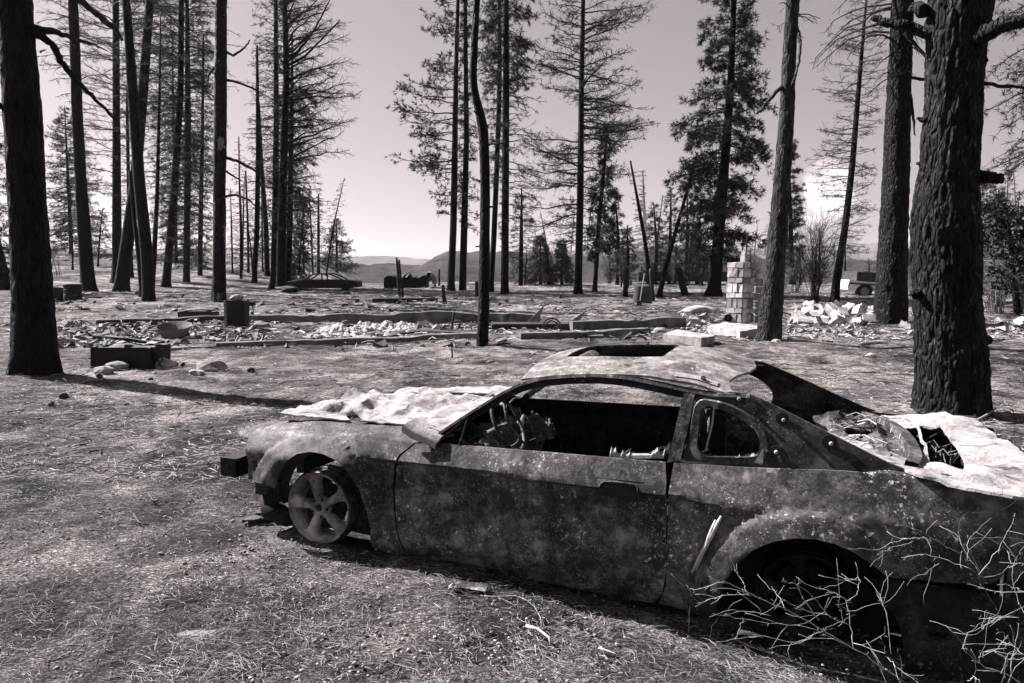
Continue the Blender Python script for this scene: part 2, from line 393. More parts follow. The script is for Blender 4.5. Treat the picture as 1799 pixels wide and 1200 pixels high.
def tufts(P, D, size, k, spread=.8, width=.12):
    """sprays of needles: k narrow triangles at each point P heading along D"""
    n = len(P); P = np.repeat(P, k, 0); D = np.repeat(D, k, 0)
    d = D+RNG.normal(0, spread, P.shape); d /= np.linalg.norm(d, axis=1)[:, None]+1e-9
    L = size*RNG.uniform(.5, 1.3, (len(P), 1))
    side = np.cross(d, RNG.normal(0, 1, P.shape)); side /= np.linalg.norm(side, axis=1)[:, None]+1e-9
    V = np.stack([P-side*L*width, P+side*L*width, P+d*L+RNG.normal(0, .1, P.shape)*L], 1)
    return V.reshape(-1, 3), np.arange(len(P)*3).reshape(-1, 3)

def trunk_mesh(pts, rad, k, step, relief, seed, flare=1.5):
    pts = np.asarray(pts, float); rad = np.asarray(rad, float)
    s = np.concatenate([[0], np.cumsum(np.linalg.norm(np.diff(pts, axis=0), axis=1))])
    n = max(int(s[-1]/step), 6); tt = np.linspace(0, s[-1], n)
    P = np.stack([np.interp(tt, s, pts[:, i]) for i in range(3)], 1)
    ker = np.ones(max(3, n//14)); ker /= ker.sum()
    for i in range(3):
        pad = len(ker)//2; q = np.pad(P[:, i], (pad, pad), mode='reflect', reflect_type='odd'); P[:, i] = np.convolve(q, ker, 'same')[pad:-pad] if pad else P[:, i]
    R = np.interp(tt, s, rad)
    hb = P[:, 2]-P[0, 2] if P[0, 2] < P[-1, 2] else P[:, 2]-P[-1, 2]
    th = np.arange(k)*2*PI/k
    fl = 1+(flare-1)*np.exp(-np.maximum(hb, 0)/(R.max()*1.1+.05))
    root = 1+.22*(fl[:, None]-1)/.5*np.cos(th[None]*5+seed)*(1 if flare > 1.2 else 0)
    RR = R[:, None]*fl[:, None]*root
    cx, cy = np.cos(th)[None], np.sin(th)[None]
    z = P[:, 2][:, None]
    if relief:
        q = 2.2/relief**.5
        RR = RR*(1+.05*fbm(cx*1.2+seed, cy*1.2, z*.8, 3, seed)) + relief*(fbm(cx*R[:, None]*26+seed, cy*R[:, None]*26, z*5, 4, seed+2, .6)-.3*np.abs(vnoise(cx*R[:, None]*40, cy*R[:, None]*40, z*9, seed+5)))
    V = np.stack([P[:, 0][:, None]+RR*cx, P[:, 1][:, None]+RR*cy, np.broadcast_to(z, RR.shape)], -1)
    V = np.concatenate([V, V[:, :1]], 1)
    m = MB(); 
    nn, kk = V.shape[0], k
    vv = V[:, :k].reshape(-1, 3)
    f = [(i*k+j, i*k+(j+1) % k, (i+1)*k+(j+1) % k, (i+1)*k+j) for i in range(nn-1) for j in range(k)]
    f.append(tuple((nn-1)*k+j for j in range(k)))
    m.add(vv, f); return m

def crown_geo(P, R, zs, wl, wr, n, e0=.15, droop=.5, dens=1., fol=0., tuft=.16, tk=9, fine=1., thick=1., gap=.25, seed=0, curl=0., sub=1., tspread=.8, twidth=.055, taper_e=.4):
    """P: trunk points bottom-up, R radii. zs: heights with half widths wl (towards -x) and wr (towards +x)"""
    rg = np.random.default_rng(seed+100); S = Segs(); TP = []; TD = []
    zlo, zhi = min(zs), max(zs); o = np.argsort(zs); zs_ = np.array(zs)[o]; wl_ = np.array(wl)[o]; wr_ = np.array(wr)[o]
    for b in range(n):
        z = zlo+(zhi-zlo)*((b+rg.uniform(0, 1))/n); z += 0
        x0 = np.array([np.interp(z, P[:, 2], P[:, i]) for i in range(3)]); r = float(np.interp(z, P[:, 2], R))
        az = rg.uniform(0, 2*PI) if rg.uniform() < .55 else (0 if rg.uniform() < .5 else PI)+rg.normal(0, .35)
        c = math.cos(az); wL = np.interp(z, zs_, wl_); wR = np.interp(z, zs_, wr_)
        L = (wR*(1+c)/2+wL*(1-c)/2)
        L *= rg.uniform(.55, 1.08)
        if rg.uniform() < gap: L *= rg.uniform(.25, .6)
        if L < .12: continue
        e = e0+rg.normal(0, .14)+taper_e*((z-zlo)/(zhi-zlo+1e-6))**2
        K = 7; pts = [x0]; d = np.array([c*math.cos(e), math.sin(az)*math.cos(e), math.sin(e)]); wob = rg.normal(0, .17, (K, 3))*np.array([1, 1, .8])
        for k in range(K):
            dd = d+np.array([0, 0, -droop*(k/K)+curl*max(0, k/K-.45)*2.])+wob[k]; dd /= np.linalg.norm(dd); pts.append(pts[-1]+dd*L/K)
        pts = np.array(pts); rb = min(r*.45, (.006+.0075*L)*thick); rr = np.linspace(rb, .0035*fine, K+1)
        S.add(pts[:-1], pts[1:], rr[:-1], rr[1:])
        nsec = int(max(3, L*5.0*dens)*sub)
        if nsec < 1: continue
        t = np.sort(rg.uniform(.12, 1., nsec))
        f = t*K; i0 = np.minimum(f.astype(int), K-1); p = pts[i0]+(pts[i0+1]-pts[i0])*(f-i0)[:, None]
        tang = pts[i0+1]-pts[i0]; tang /= np.linalg.norm(tang, axis=1)[:, None]
        lat = np.cross(tang, [0, 0, 1.]); lat /= np.linalg.norm(lat, axis=1)[:, None]+1e-9
        sg = np.where(rg.uniform(size=nsec) < .5, -1., 1.)[:, None]
        dv = tang*rg.uniform(.5, 1.0, (nsec, 1))+lat*sg*rg.uniform(.5, 1., (nsec, 1))+np.array([0, 0, 1.])*rg.normal(-.25*droop, .32, (nsec, 1)); dv /= np.linalg.norm(dv, axis=1)[:, None]
        l2 = (.10+.34*L*(1-.62*t))*rg.uniform(.5, 1.2, nsec)
        m1 = p+dv*(l2*.5)[:, None]; dv2 = dv+np.array([0, 0, -.35*droop+curl*.4])+rg.normal(0, .15, dv.shape); dv2 /= np.linalg.norm(dv2, axis=1)[:, None]; m2 = m1+dv2*(l2*.5)[:, None]
        r2 = .0032*fine+.002*l2
        S.add(p, m1, r2, r2*.75); S.add(m1, m2, r2*.75, r2*.4)
        # tertiary twiglets
        for q in range(int(round(3*dens))):
            u = rg.uniform(.15, 1., nsec)[:, None]
            pp = np.where(u < .5, p+(m1-p)*u*2, m1+(m2-m1)*(u-.5)*2)
            d3 = dv+rg.normal(0, .65, dv.shape); d3 /= np.linalg.norm(d3, axis=1)[:, None]
            l3 = (l2*rg.uniform(.18, .5, nsec)+.03)[:, None]
            S.add(pp, pp+d3*l3, .0026*fine, .0015*fine)
            if fol > 0:
                k_ = rg.uniform(size=nsec) < fol; TP.append((pp+d3*l3)[k_]); TD.append(d3[k_])
        if fol > 0:
            k_ = rg.uniform(size=nsec) < fol*1.5; TP.append(m2[k_]); TD.append(dv2[k_])
    T = None
    if TP:
        P_ = np.concatenate(TP); D_ = np.concatenate(TD)
        if len(P_): T = tufts(P_, D_, tuft, tk, tspread, twidth)
    return S, T

def tree(label, trunk, crown=None, name='burnt_conifer', mat='bark', base=None, k=8, step=.5, relief=0., flare=1.22, top=None, limbs=(), group=None, seed=None, folmat='needles', cat='tree', sink=.08):
    """trunk: (px, py, width px) from the base upwards"""
    seed = seed if seed is not None else int(trunk[0][0])
    bp = at(trunk[0][0], trunk[0][1]) if base is None else np.array(base); Yd = bp[1]
    zc = Yd*math.cos(PITCH)
    m = Yd/F*1.0
    P = [atY(a, b, Yd) for a, b, _ in trunk]; R = [c*.5*m for _, _, c in trunk]
    flare = min(max(R[0]/R[1], 1.05), 1.7) if flare == 1.22 else flare; R[0] = R[1]*1.04
    P[0] = bp-np.array([0, 0, sink])
    if top:                                                           # goes on above the picture
        P.append(P[-1]+(P[-1]-P[-2])/np.linalg.norm(P[-1]-P[-2])*top); R.append(max(R[-1]*.35, .02))
    P = np.array(P); R = np.array(R)
    t = thing(name, label, cat, bp, group)
    obj('trunk', trunk_mesh(P, R, k, step, relief, seed, flare), M[mat], t, smooth=True)
    zpx = lambda py, px: atY(px, py, Yd)[2]
    if crown:
        for j, c in enumerate(crown if isinstance(crown, list) else [crown]):
            c = dict(c); prof = c.pop('prof'); x_ = trunk[-1][0]
            zs = [zpx(q[0], x_) for q in prof]; wl = [q[1]*m for q in prof]; wr = [q[2]*m for q in prof]
            c['fine'] = c.get('fine', 1.)*max(1., (Yd/17)**.75); c['n'] = int(c['n']*(2.5 if bp[0] < -5 else 1.4))
            S, T = crown_geo(P, R, zs, wl, wr, seed=seed+j*17, **c)
            S.build('crown', M['twig'], t)
            if T is not None: meshq('foliage', T[0], T[1], M[folmat], t)
    for lb in limbs:
        off = lb[0]; L = lb[1]; mm = MB()
        pp = np.array([atY(a, b, Yd+off*(i/(len(L)-1))) for i, (a, b, _) in enumerate(L)]); rr = np.array([max(c, 1.5)*.5*m for _, _, c in L])
        s = np.linspace(0, len(pp)-1, len(pp)*4); pp2 = np.stack([np.interp(s, np.arange(len(pp)), pp[:, i]) for i in range(3)], 1)
        pp2[1:-1] += RNG.normal(0, .006+.08*rr.mean(), pp2[1:-1].shape); r2 = np.interp(s, np.arange(len(pp)), rr)*(1+RNG.normal(0, .06, len(s)))
        mm.tube(pp2, r2, 8); obj('limb', mm, M[mat], t, smooth=True)
    return t

sparse = dict(e0=.10, droop=.45, dens=1.2, fine=1.5, thick=1.5)
fcl = dict(e0=-.05, droop=.45, dens=1.3, fine=1.5, fol=.35, tuft=.22, tk=9, thick=1.4)
# --- the nearest trunks
tree('thick charred trunk with flaking pale bark near its foot, beside the open metal box',
     [(61, 655, 76), (60, 600, 68), (55, 450, 62), (43, 250, 57), (27, 0, 52)], None, mat='bark', k=40, step=.05, relief=.012, top=4.5, flare=1.26,
     limbs=[(-1., [(60, 50, 14), (95, 55, 10), (130, 66, 7), (165, 78, 4), (190, 90, 1.5)]), (.6, [(62, 58, 16), (90, 75, 12), (110, 110, 11), (132, 140, 10), (165, 170, 7), (200, 208, 3)]),
            (-.4, [(20, 200, 10), (5, 190, 8), (-10, 175, 6)]), (-.2, [(72, 92, 3), (80, 88, 2)])])
tree('massive rough-barked charred tree with broken stubs and heavy limbs, closest to the car trunk',
     [(1672, 722, 122), (1672, 690, 112), (1668, 600, 110), (1662, 520, 104), (1660, 400, 108), (1662, 330, 96), (1668, 280, 90), (1674, 180, 86), (1676, 100, 90), (1682, 40, 96), (1686, 0, 98)], None, mat='barkgiant', k=130, step=.018, relief=.017, top=3.5, flare=1.14,
     limbs=[(-.7, [(1690, 100, 34), (1712, 78, 30), (1730, 58, 28), (1765, 44, 24), (1830, 32, 18)]), (-.2, [(1735, 60, 14), (1755, 56, 10), (1768, 52, 5)]),
            (.3, [(1640, 62, 22), (1600, 48, 18), (1560, 40, 16), (1533, 30, 10)]),
            (-.35, [(1695, 314, 26), (1722, 312, 22), (1745, 310, 20), (1762, 317, 12)]), (-.2, [(1706, 118, 22), (1722, 112, 18), (1732, 102, 14)]),
            (.1, [(1630, 208, 8), (1622, 210, 10), (1612, 208, 5)]), (.1, [(1632, 292, 16), (1620, 291, 10), (1612, 286, 4)]), (.5, [(1700, 145, 8), (1760, 150, 6), (1830, 158, 4)]),
            (.2, [(1625, 20, 22), (1612, 12, 20), (1600, 16, 10)]), (0, [(1700, 585, 36), (1728, 596, 26), (1738, 600, 8)]), (-.1, [(1628, 510, 26), (1612, 515, 18), (1604, 518, 7)])])
tree('tall straight charred trunk standing before the white pickup',
     [(1565, 567, 58), (1566, 530, 50), (1568, 450, 46), (1575, 300, 42), (1580, 150, 38), (1587, 0, 34)], dict(prof=[(150, 40, 20), (90, 150, 50), (20, 170, 70), (-80, 160, 90)], n=26, e0=.0, droop=1.0, curl=-.4, dens=.8, fine=2.0, thick=1.8), mat='barkgiant', k=48, step=.06, relief=.02, top=6, flare=1.1,
     limbs=[(-.8, [(1572, 72, 8), (1590, 60, 7), (1630, 100, 5), (1660, 120, 3)]), (.4, [(1570, 140, 6), (1600, 135, 6), (1640, 142, 5)]), (-.6, [(1594, 140, 6), (1602, 180, 5), (1606, 215, 4), (1608, 238, 2)])])
tree('brown scorched trunk beside the brick chimney, its bark still pale on the lit side',
     [(1350, 599, 44), (1354, 560, 40), (1366, 420, 32), (1376, 300, 28), (1383, 200, 25), (1388, 80, 22), (1393, 0, 21)], [dict(prof=[(60, 60, 40), (-80, 80, 60)], n=12, droop=.9, dens=.6, fine=1.8, thick=1.8)], mat='bark2', k=36, step=.06, relief=.012, top=5, flare=1.1,
     limbs=[(-.5, [(1380, 152, 9), (1368, 158, 7), (1352, 175, 6), (1340, 192, 5), (1330, 200, 3)]), (-.6, [(1392, 20, 6), (1402, 50, 6), (1407, 80, 5), (1402, 120, 4), (1392, 150, 5)]), (-.3, [(1396, 272, 4), (1402, 270, 2)])])
tree('slim bent charred trunk with a kink halfway up, in front of the house foundation',
     [(847, 607, 26), (850, 570, 20), (852, 450, 18), (853, 330, 17), (851, 240, 17), (847, 200, 17), (836, 180, 14), (831, 160, 13), (833, 100, 12), (838, 0, 11)], None, k=20, step=.1, relief=.006, top=5, flare=1.1,
     limbs=[(.4, [(855, 255, 4), (870, 254, 3), (890, 250, 2), (915, 246, 1)]), (.2, [(856, 366, 4), (868, 362, 3)]), (-.2, [(842, 200, 5), (834, 196, 3)]), (.3, [(844, 318, 4), (830, 314, 3)]), (.2, [(848, 255, 4), (838, 250, 2)]), (.1, [(845, 434, 3), (836, 433, 2)])])
# --- left wood
tree('charred trunk leaning slightly, second from the thick tree beside the metal box', [(158, 513, 30), (153, 470, 22), (147, 400, 20), (136, 200, 17), (129, 0, 15)], dict(prof=[(330, 10, 15), (180, 60, 70), (-120, 110, 120)], n=30, **{**sparse, 'gap': .4}), k=14, step=.3, relief=.01, top=5,
     limbs=[(0, [(136, 225, 5), (125, 214, 3), (112, 222, 2)]), (-.8, [(140, 0, 12), (165, 20, 11), (190, 40, 10), (205, 52, 7), (215, 70, 5)])])
tree('straight dark trunk just left of the crossed pair', [(206, 497, 24), (206, 450, 16), (205, 200, 12), (204, 0, 10)], dict(prof=[(460, 15, 10), (330, 55, 40), (150, 95, 70), (-120, 120, 90)], n=60, **{**sparse, 'droop': .15, 'curl': .25}), k=10, top=6, limbs=[(1, [(204, 208, 5), (185, 190, 5), (165, 172, 4), (142, 146, 4)])])
tree('crossed trunk of the crossed pair leaning to the left at the top', [(262, 530, 24), (258, 440, 20), (246, 330, 19), (235, 180, 17), (222, 0, 13)], dict(prof=[(250, 30, 30), (100, 60, 60), (-120, 90, 90)], n=26, **sparse), k=12, top=6)
tree('crossed trunk of the crossed pair with a broad split foot', [(212, 512, 30), (222, 440, 22), (238, 320, 18), (250, 180, 17), (264, 0, 13)], dict(prof=[(250, 20, 40), (100, 50, 90), (-120, 60, 110)], n=40, **{**sparse, 'fol': .1, 'tuft': .2}), k=12, top=6)
tree('thin stem tight against the foot of the crossed pair', [(251, 522, 12), (245, 450, 9), (236, 380, 7), (228, 300, 4)], None, k=7)
tree('thin straight stem rising right of the crossed pair', [(267, 522, 12), (272, 440, 9), (277, 340, 7), (281, 150, 4), (283, 20, 2)], dict(prof=[(480, 10, 30), (300, 30, 50), (40, 10, 20)], n=46, **{**sparse, 'fol': .12, 'tuft': .2}), k=7)
tree('trunk sweeping gently right with bare lower bole, behind the tall stump remains', [(291, 505, 20), (296, 460, 14), (306, 345, 13), (318, 153, 10), (319, 0, 9)], dict(prof=[(400, 25, 25), (250, 80, 60), (60, 90, 75), (-120, 70, 60)], n=80, **{**sparse, 'fol': .07, 'tuft': .22}), k=10, top=4)
tree('scorched conifer with pale bark and dense twigs left of the lone bare bole', [(328, 496, 14), (329, 400, 11), (331, 250, 11), (330, 100, 8), (329, 0, 6)], dict(prof=[(470, 30, 30), (380, 70, 60), (200, 80, 70), (0, 50, 55), (-120, 30, 30)], n=130, **{**fcl, 'fol': .13}), mat='bark2', k=10, top=4)
tree('lone thick bare bole with flaked bark and short stub branches', [(385, 528, 30), (386, 480, 22), (386, 350, 21), (388, 200, 21), (389, 0, 18)], dict(prof=[(300, 10, 14), (120, 25, 50), (-150, 60, 110)], n=16, **{**sparse, 'sub': .3}), mat='barkpatch', k=18, step=.15, relief=.012, top=6,
     limbs=[(-.5, [(396, 90, 5), (410, 98, 4), (430, 84, 3), (440, 70, 2)]), (.4, [(396, 140, 5), (420, 145, 4), (450, 158, 3)]), (.3, [(396, 276, 5), (420, 284, 5), (445, 298, 4), (460, 308, 3)]), (-.3, [(396, 345, 4), (415, 342, 4), (440, 352, 3), (450, 364, 2)]), (.2, [(396, 300, 4), (412, 310, 3), (425, 318, 2)]), (-.3, [(378, 118, 5), (368, 130, 4), (366, 145, 2)])])
tree('slim bare tree between the lone bole and the dark trunk cluster', [(447, 497, 12), (452, 400, 9), (454, 270, 8), (452, 80, 4)], dict(prof=[(470, 15, 15), (300, 35, 30), (90, 15, 15)], n=60, **{**sparse, 'gap': .4}), k=8)
tree('middle trunk of the dark three-stem cluster with long sweeping limbs', [(494, 510, 21), (495, 420, 16), (499, 280, 13), (504, 120, 11), (500, 0, 8)], [dict(prof=[(420, 20, 60), (330, 35, 95), (240, 40, 130), (140, 45, 130), (40, 40, 100), (-80, 30, 70)], n=74, e0=.25, droop=.35, curl=.15, dens=1.5, fine=1.6, thick=2.2, gap=.15)], k=14, top=3,
     limbs=[(.4, [(506, 100, 7), (520, 95, 6), (540, 70, 4), (560, 40, 3), (580, 0, 2)]), (-.4, [(506, 115, 5), (535, 100, 4), (565, 70, 3), (598, 35, 2)])], seed=31)
tree('left trunk of the dark three-stem cluster', [(481, 508, 19), (484, 400, 12), (486, 200, 9), (485, 0, 7)], dict(prof=[(440, 30, 30), (250, 50, 40), (0, 40, 60)], n=70, **{**fcl, 'fol': .08}), k=12, top=3)
tree('right thin trunk of the dark three-stem cluster with drooping scorched twigs', [(507, 506, 12), (510, 380, 10), (513, 200, 7), (514, 60, 3)], dict(prof=[(485, 20, 40), (400, 30, 55), (320, 35, 50), (150, 30, 45)], n=110, e0=-.3, droop=.9, dens=1.4, fine=1.6, fol=.35, tuft=.22), k=9)
tree('bent thin trunk pressed against the left side of the three-stem cluster', [(470, 485, 12), (468, 400, 9), (460, 290, 7), (455, 180, 4)], dict(prof=[(470, 20, 15), (300, 30, 20), (200, 10, 10)], n=40, **sparse), k=7)
tree('very thin pole on the slope right of the lone bole', [(424, 489, 6), (424, 400, 5), (421, 320, 3), (420, 240, 2)], dict(prof=[(480, 12, 12), (330, 20, 18), (250, 6, 6)], n=40, **{**sparse, 'gap': .5}), k=6)
tree('very thin leaning pole next to another on the slope', [(437, 480, 6), (436, 400, 4), (432, 300, 3)], dict(prof=[(470, 10, 10), (310, 12, 12)], n=24, **sparse), k=6)
tree('twiggy dead spruce left of the small green fir', [(560, 480, 7), (560, 400, 5), (560, 340, 2)], dict(prof=[(470, 22, 22), (400, 18, 16), (345, 4, 4)], n=60, e0=-.1, droop=.3, dens=1., fine=1.6), k=6)
tree('small green bushy fir on the crest before the far ridge', [(592, 478, 6), (592, 430, 4), (592, 383, 1)], dict(prof=[(476, 30, 34), (440, 26, 30), (410, 16, 18), (385, 3, 3)], n=62, e0=.05, droop=.25, dens=1., fine=1.3, fol=.4, tuft=.26, tk=11, gap=.1), k=6, name='young_fir', folmat='fir')
tree('wispy fir with layered boughs up on the crest behind the leaning trunks', [(126, 445, 8), (122, 350, 6), (117, 250, 3), (114, 185, 1)], dict(prof=[(435, 45, 70), (380, 45, 65), (300, 38, 50), (240, 30, 34), (190, 6, 6)], n=110, e0=-.1, droop=.25, curl=.35, dens=1.2, fine=1.6, fol=.12, tuft=.3, gap=.2, thick=1.5), k=7)
tree('tree at the picture edge leaning outward, left of the thick trunk', [(8, 510, 34), (-4, 450, 22), (-22, 380, 18), (-60, 200, 14)], dict(prof=[(480, 20, 35), (350, 40, 60), (200, 60, 80)], n=60, **{**fcl, 'fol': .4}), k=10, top=5)
tree('tall slim conifer with sooty foliage between the sweeping trunk and crossed pair', [(352, 484, 9), (353, 400, 8), (356, 250, 6), (358, 60, 3)], dict(prof=[(470, 25, 22), (400, 45, 30), (250, 40, 30), (60, 15, 15)], n=110, **{**fcl, 'fol': .14}), k=7)
tree('thin dead stem with drooping twigs just left of the sweeping trunk', [(232, 488, 9), (228, 400, 7), (224, 200, 5), (226, 60, 2)], dict(prof=[(480, 18, 20), (350, 30, 35), (100, 20, 20)], n=70, **sparse), k=7)
tree('dead stem far up the slope between the crossed pair and pale-barked conifer', [(310, 462, 8), (309, 380, 6), (305, 200, 4), (303, 60, 2)], dict(prof=[(455, 30, 30), (330, 40, 40), (200, 36, 34), (70, 15, 15)], n=80, **{**fcl, 'fol': .10}), k=7)
# --- middle
tree('tall pine with tufted branch ends reaching over the sky, left of a similar trunk', [(792, 510, 16), (797, 400, 12), (799, 300, 11), (801, 150, 8), (805, 0, 6)], dict(prof=[(385, 20, 25), (330, 50, 30), (290, 100, 30), (190, 108, 30), (100, 78, 30), (30, 55, 30), (-60, 30, 25)], n=76, e0=-.12, droop=-.15, curl=.25, dens=.9, fine=1.5, thick=1.5, fol=.75, tuft=.27, tk=9, gap=.2, tspread=.45, twidth=.07), k=12, top=3, name='scorched_pine')
tree('slender pine trunk right beside the tufted pine', [(813, 510, 14), (816, 400, 12), (820, 250, 9), (818, 0, 6)], dict(prof=[(400, 20, 30), (250, 30, 35), (50, 25, 30), (-60, 20, 20)], n=66, **{**fcl, 'fol': .35, 'sub': .8}), k=10, top=3, name='scorched_pine')
tree('slim trunk leaning right, between the bent trunk and the bushy-topped conifer', [(862, 512, 14), (868, 420, 10), (873, 300, 9), (878, 150, 8), (878, 0, 6)], dict(prof=[(330, 15, 15), (150, 35, 30), (60, 50, 30), (-60, 40, 30)], n=80, **{**fcl, 'fol': .4}), k=9, top=3)
tree('conifer with a bushy scorched top and clean lower trunk', [(887, 517, 17), (888, 400, 13), (889, 250, 12), (890, 120, 11), (890, 0, 8)], [dict(prof=[(420, 10, 30), (300, 30, 90), (200, 35, 85), (140, 35, 70)], n=56, e0=.0, droop=.5, dens=1.2, fine=1.5, thick=1.4, fol=.15, tuft=.2), dict(prof=[(150, 25, 25), (110, 45, 55), (50, 50, 60), (-70, 30, 40)], n=80, e0=-.2, droop=.6, dens=1.3, fine=1.4, fol=.42, tuft=.24, tk=11)], k=12, top=2.5)
tree('tall broad dead conifer with long bare upswept boughs in the middle', [(1016, 517, 19), (1018, 430, 13), (1020, 350, 12), (1022, 150, 9), (1025, 0, 7)], [dict(prof=[(430, 60, 30), (380, 110, 60), (300, 110, 90), (230, 100, 120), (150, 90, 125), (70, 80, 125), (0, 60, 90), (-90, 30, 50)], n=105, e0=-.05, droop=.15, curl=.38, dens=1.6, fine=1.55, thick=1.8, gap=.2, fol=.12, tuft=.2)], k=14, top=3, name='dead_larch')
tree('short dead spruce between the clean trunk and the broad dead conifer', [(915, 502, 10), (916, 430, 8), (917, 330, 2)], dict(prof=[(490, 35, 40), (420, 35, 38), (340, 12, 12)], n=80, e0=-.15, droop=.2, curl=.2, dens=1., fine=1.6, fol=.15, tuft=.25), k=7)
tree('dark bushy conifer with drooping sprays right of the broad dead conifer', [(1045, 515, 11), (1052, 400, 8), (1062, 290, 6), (1067, 235, 2)], dict(prof=[(450, 20, 25), (400, 28, 45), (340, 24, 40), (240, 10, 10)], n=80, e0=-.35, droop=.7, dens=1.3, fine=1.4, fol=.42, tuft=.27, tk=11), k=10)
tree('small pointed fir standing in the valley haze', [(987, 500, 6), (987, 460, 4), (987, 422, 1)], dict(prof=[(495, 24, 24), (460, 16, 16), (425, 3, 3)], n=90, e0=-.1, droop=.2, dens=.9, fine=1.8, fol=.5, tuft=.3, gap=.1), k=6, name='young_fir', folmat='fir')
tree('broader young fir just left of the small pointed fir', [(950, 500, 6), (950, 450, 4), (950, 412, 1)], dict(prof=[(495, 32, 28), (460, 24, 22), (415, 4, 4)], n=90, e0=-.1, droop=.2, dens=.9, fine=1.8, fol=.5, tuft=.3, gap=.1), k=6, name='young_fir', folmat='fir')
tree('bare pole curving left at the top, beside the leaning shovel', [(1146, 520, 11), (1135, 430, 7), (1124, 370, 6), (1108, 282, 3)], dict(prof=[(400, 12, 12), (300, 14, 20)], n=14, **sparse), k=7)
tree('bare pole leaning strongly to the right, beside the burnt bus', [(1158, 520, 13), (1172, 460, 9), (1198, 370, 6), (1226, 268, 3)], dict(prof=[(400, 25, 20), (280, 25, 25)], n=22, **{**sparse, 'fol': .2, 'tuft': .2}), k=7)
tree('large full-crowned dark fir behind the chimney', [(1254, 520, 32), (1262, 430, 20), (1268, 350, 18), (1277, 250, 15), (1284, 150, 12), (1290, 0, 9)], [dict(prof=[(455, 15, 40), (420, 60, 80), (340, 85, 90), (300, 105, 90), (230, 85, 75), (180, 90, 80), (120, 55, 60), (40, 60, 60), (-70, 30, 40)], n=165, e0=-.1, droop=.6, curl=.2, dens=1.4, fine=1.4, thick=1.5, fol=.5, tuft=.27, tk=12, gap=.35)], k=14, top=2.5, name='scorched_fir')
tree('leaning wispy larch with fine bare branches, left of the tall straight trunk', [(1466, 533, 18), (1470, 490, 14), (1483, 417, 12), (1498, 292, 10), (1508, 167, 8), (1521, 17, 4)], dict(prof=[(450, 20, 45), (370, 60, 50), (290, 70, 45), (200, 70, 50), (100, 62, 50), (20, 30, 40), (-40, 20, 20)], n=120, e0=-.05, droop=.1, curl=.3, dens=1.4, fine=1.3, thick=1.1, gap=.15, fol=.05, tuft=.15), k=12, top=1.5, name='dead_larch')
tree('dark fir half hidden behind the brown trunk beside the chimney', [(1392, 500, 12), (1390, 400, 8), (1388, 330, 5), (1386, 240, 2)], dict(prof=[(480, 25, 15), (420, 30, 28), (340, 30, 24), (250, 12, 12)], n=120, e0=-.05, droop=.3, curl=.2, dens=1.3, fine=1.6, fol=.6, tuft=.27, tk=11), k=8, name='scorched_fir')
for (px, yb, yt, wl, lab) in [(1085, 500, 350, 26, 'thin scorched spruce left of the bare curving pole'), (1102, 505, 395, 18, 'short scorched spruce at the foot of the bare curving pole'), (1132, 495, 300, 24, 'thin scorched spruce whose tip stands above its neighbours near the shovel'), (1152, 500, 355, 22, 'thin scorched spruce between the two bare poles'),
                              (1176, 498, 330, 26, 'thin scorched spruce directly over the burnt bus window'), (1206, 500, 340, 24, 'scorched spruce over the far end of the burnt bus'), (1226, 498, 390, 22, 'small scorched spruce touching the big fir')]:
    tree(lab, [(px, yb, 8), (px+2, (yb+yt)/2, 6), (px+RNG.uniform(-4, 4), yt, 1.5)], dict(prof=[(yb-12, wl*.8, wl*.8), ((yb+yt)/2, wl, wl), (yt+4, 3, 3)], n=70, e0=-.1, droop=.3, curl=.15, dens=1., fine=1.8, fol=.3, tuft=.3, gap=.2), k=6, group='scorched spruces by the burnt bus')
# --- right
tree('broad layered fir behind the massive tree, above the bare thicket', [(1722, 520, 18), (1722, 420, 12), (1720, 330, 6), (1718, 290, 2)], dict(prof=[(500, 30, 40), (420, 40, 60), (350, 40, 45), (295, 6, 8)], n=70, e0=.0, droop=.25, curl=.15, dens=1.2, fine=1.5, fol=.3, tuft=.35, tk=11, gap=.15), name='scorched_fir', folmat='fir')
tree('crooked leafy young tree over the thicket at the picture edge', [(1790, 556, 14), (1782, 490, 11), (1775, 420, 8), (1768, 372, 4)], dict(prof=[(520, 50, 40), (450, 65, 60), (375, 35, 35)], n=55, e0=.3, droop=.1, dens=1.2, fine=1.5, fol=.35, tuft=.14, tk=9, tspread=1.5, twidth=.3, gap=.1), name='scrubby_tree', mat='bark')
tree('second crooked stem of scrub behind the massive tree', [(1752, 540, 9), (1748, 480, 7), (1742, 420, 4), (1738, 380, 2)], dict(prof=[(520, 30, 35), (440, 40, 40), (385, 20, 20)], n=45, e0=.3, droop=.1, dens=1.1, fine=1.5, fol=.3, tuft=.15, tk=9, tspread=1.5, twidth=.3), name='scrubby_tree')
tree('conifer outside the picture whose drooping sprays hang into the top right corner', [(1905, 600, 40), (1900, 300, 30), (1895, 0, 24)], dict(prof=[(330, 60, 40), (240, 150, 60), (120, 190, 80), (0, 190, 80), (-120, 150, 90)], n=90, e0=-.1, droop=.75, dens=1.3, fine=1.6, fol=.3, tuft=.16, tk=9, gap=.2, thick=1.6), top=4, name='scorched_fir')
tree('dead snag far back right of the tall straight trunk', [(1603, 500, 7), (1602, 470, 5), (1600, 425, 2)], dict(prof=[(495, 18, 18), (440, 12, 12)], n=50, e0=-.1, droop=.2, dens=.9, fine=1.8, fol=.5, tuft=.3), k=6, folmat='fir', name='young_fir')
tree('small fir in front of the far fields, left of the pickup', [(1440, 500, 6), (1440, 460, 4), (1441, 400, 1.5)], dict(prof=[(495, 20, 20), (440, 14, 14), (405, 3, 3)], n=50, e0=.1, droop=.1, dens=.9, fine=1.8), k=6)

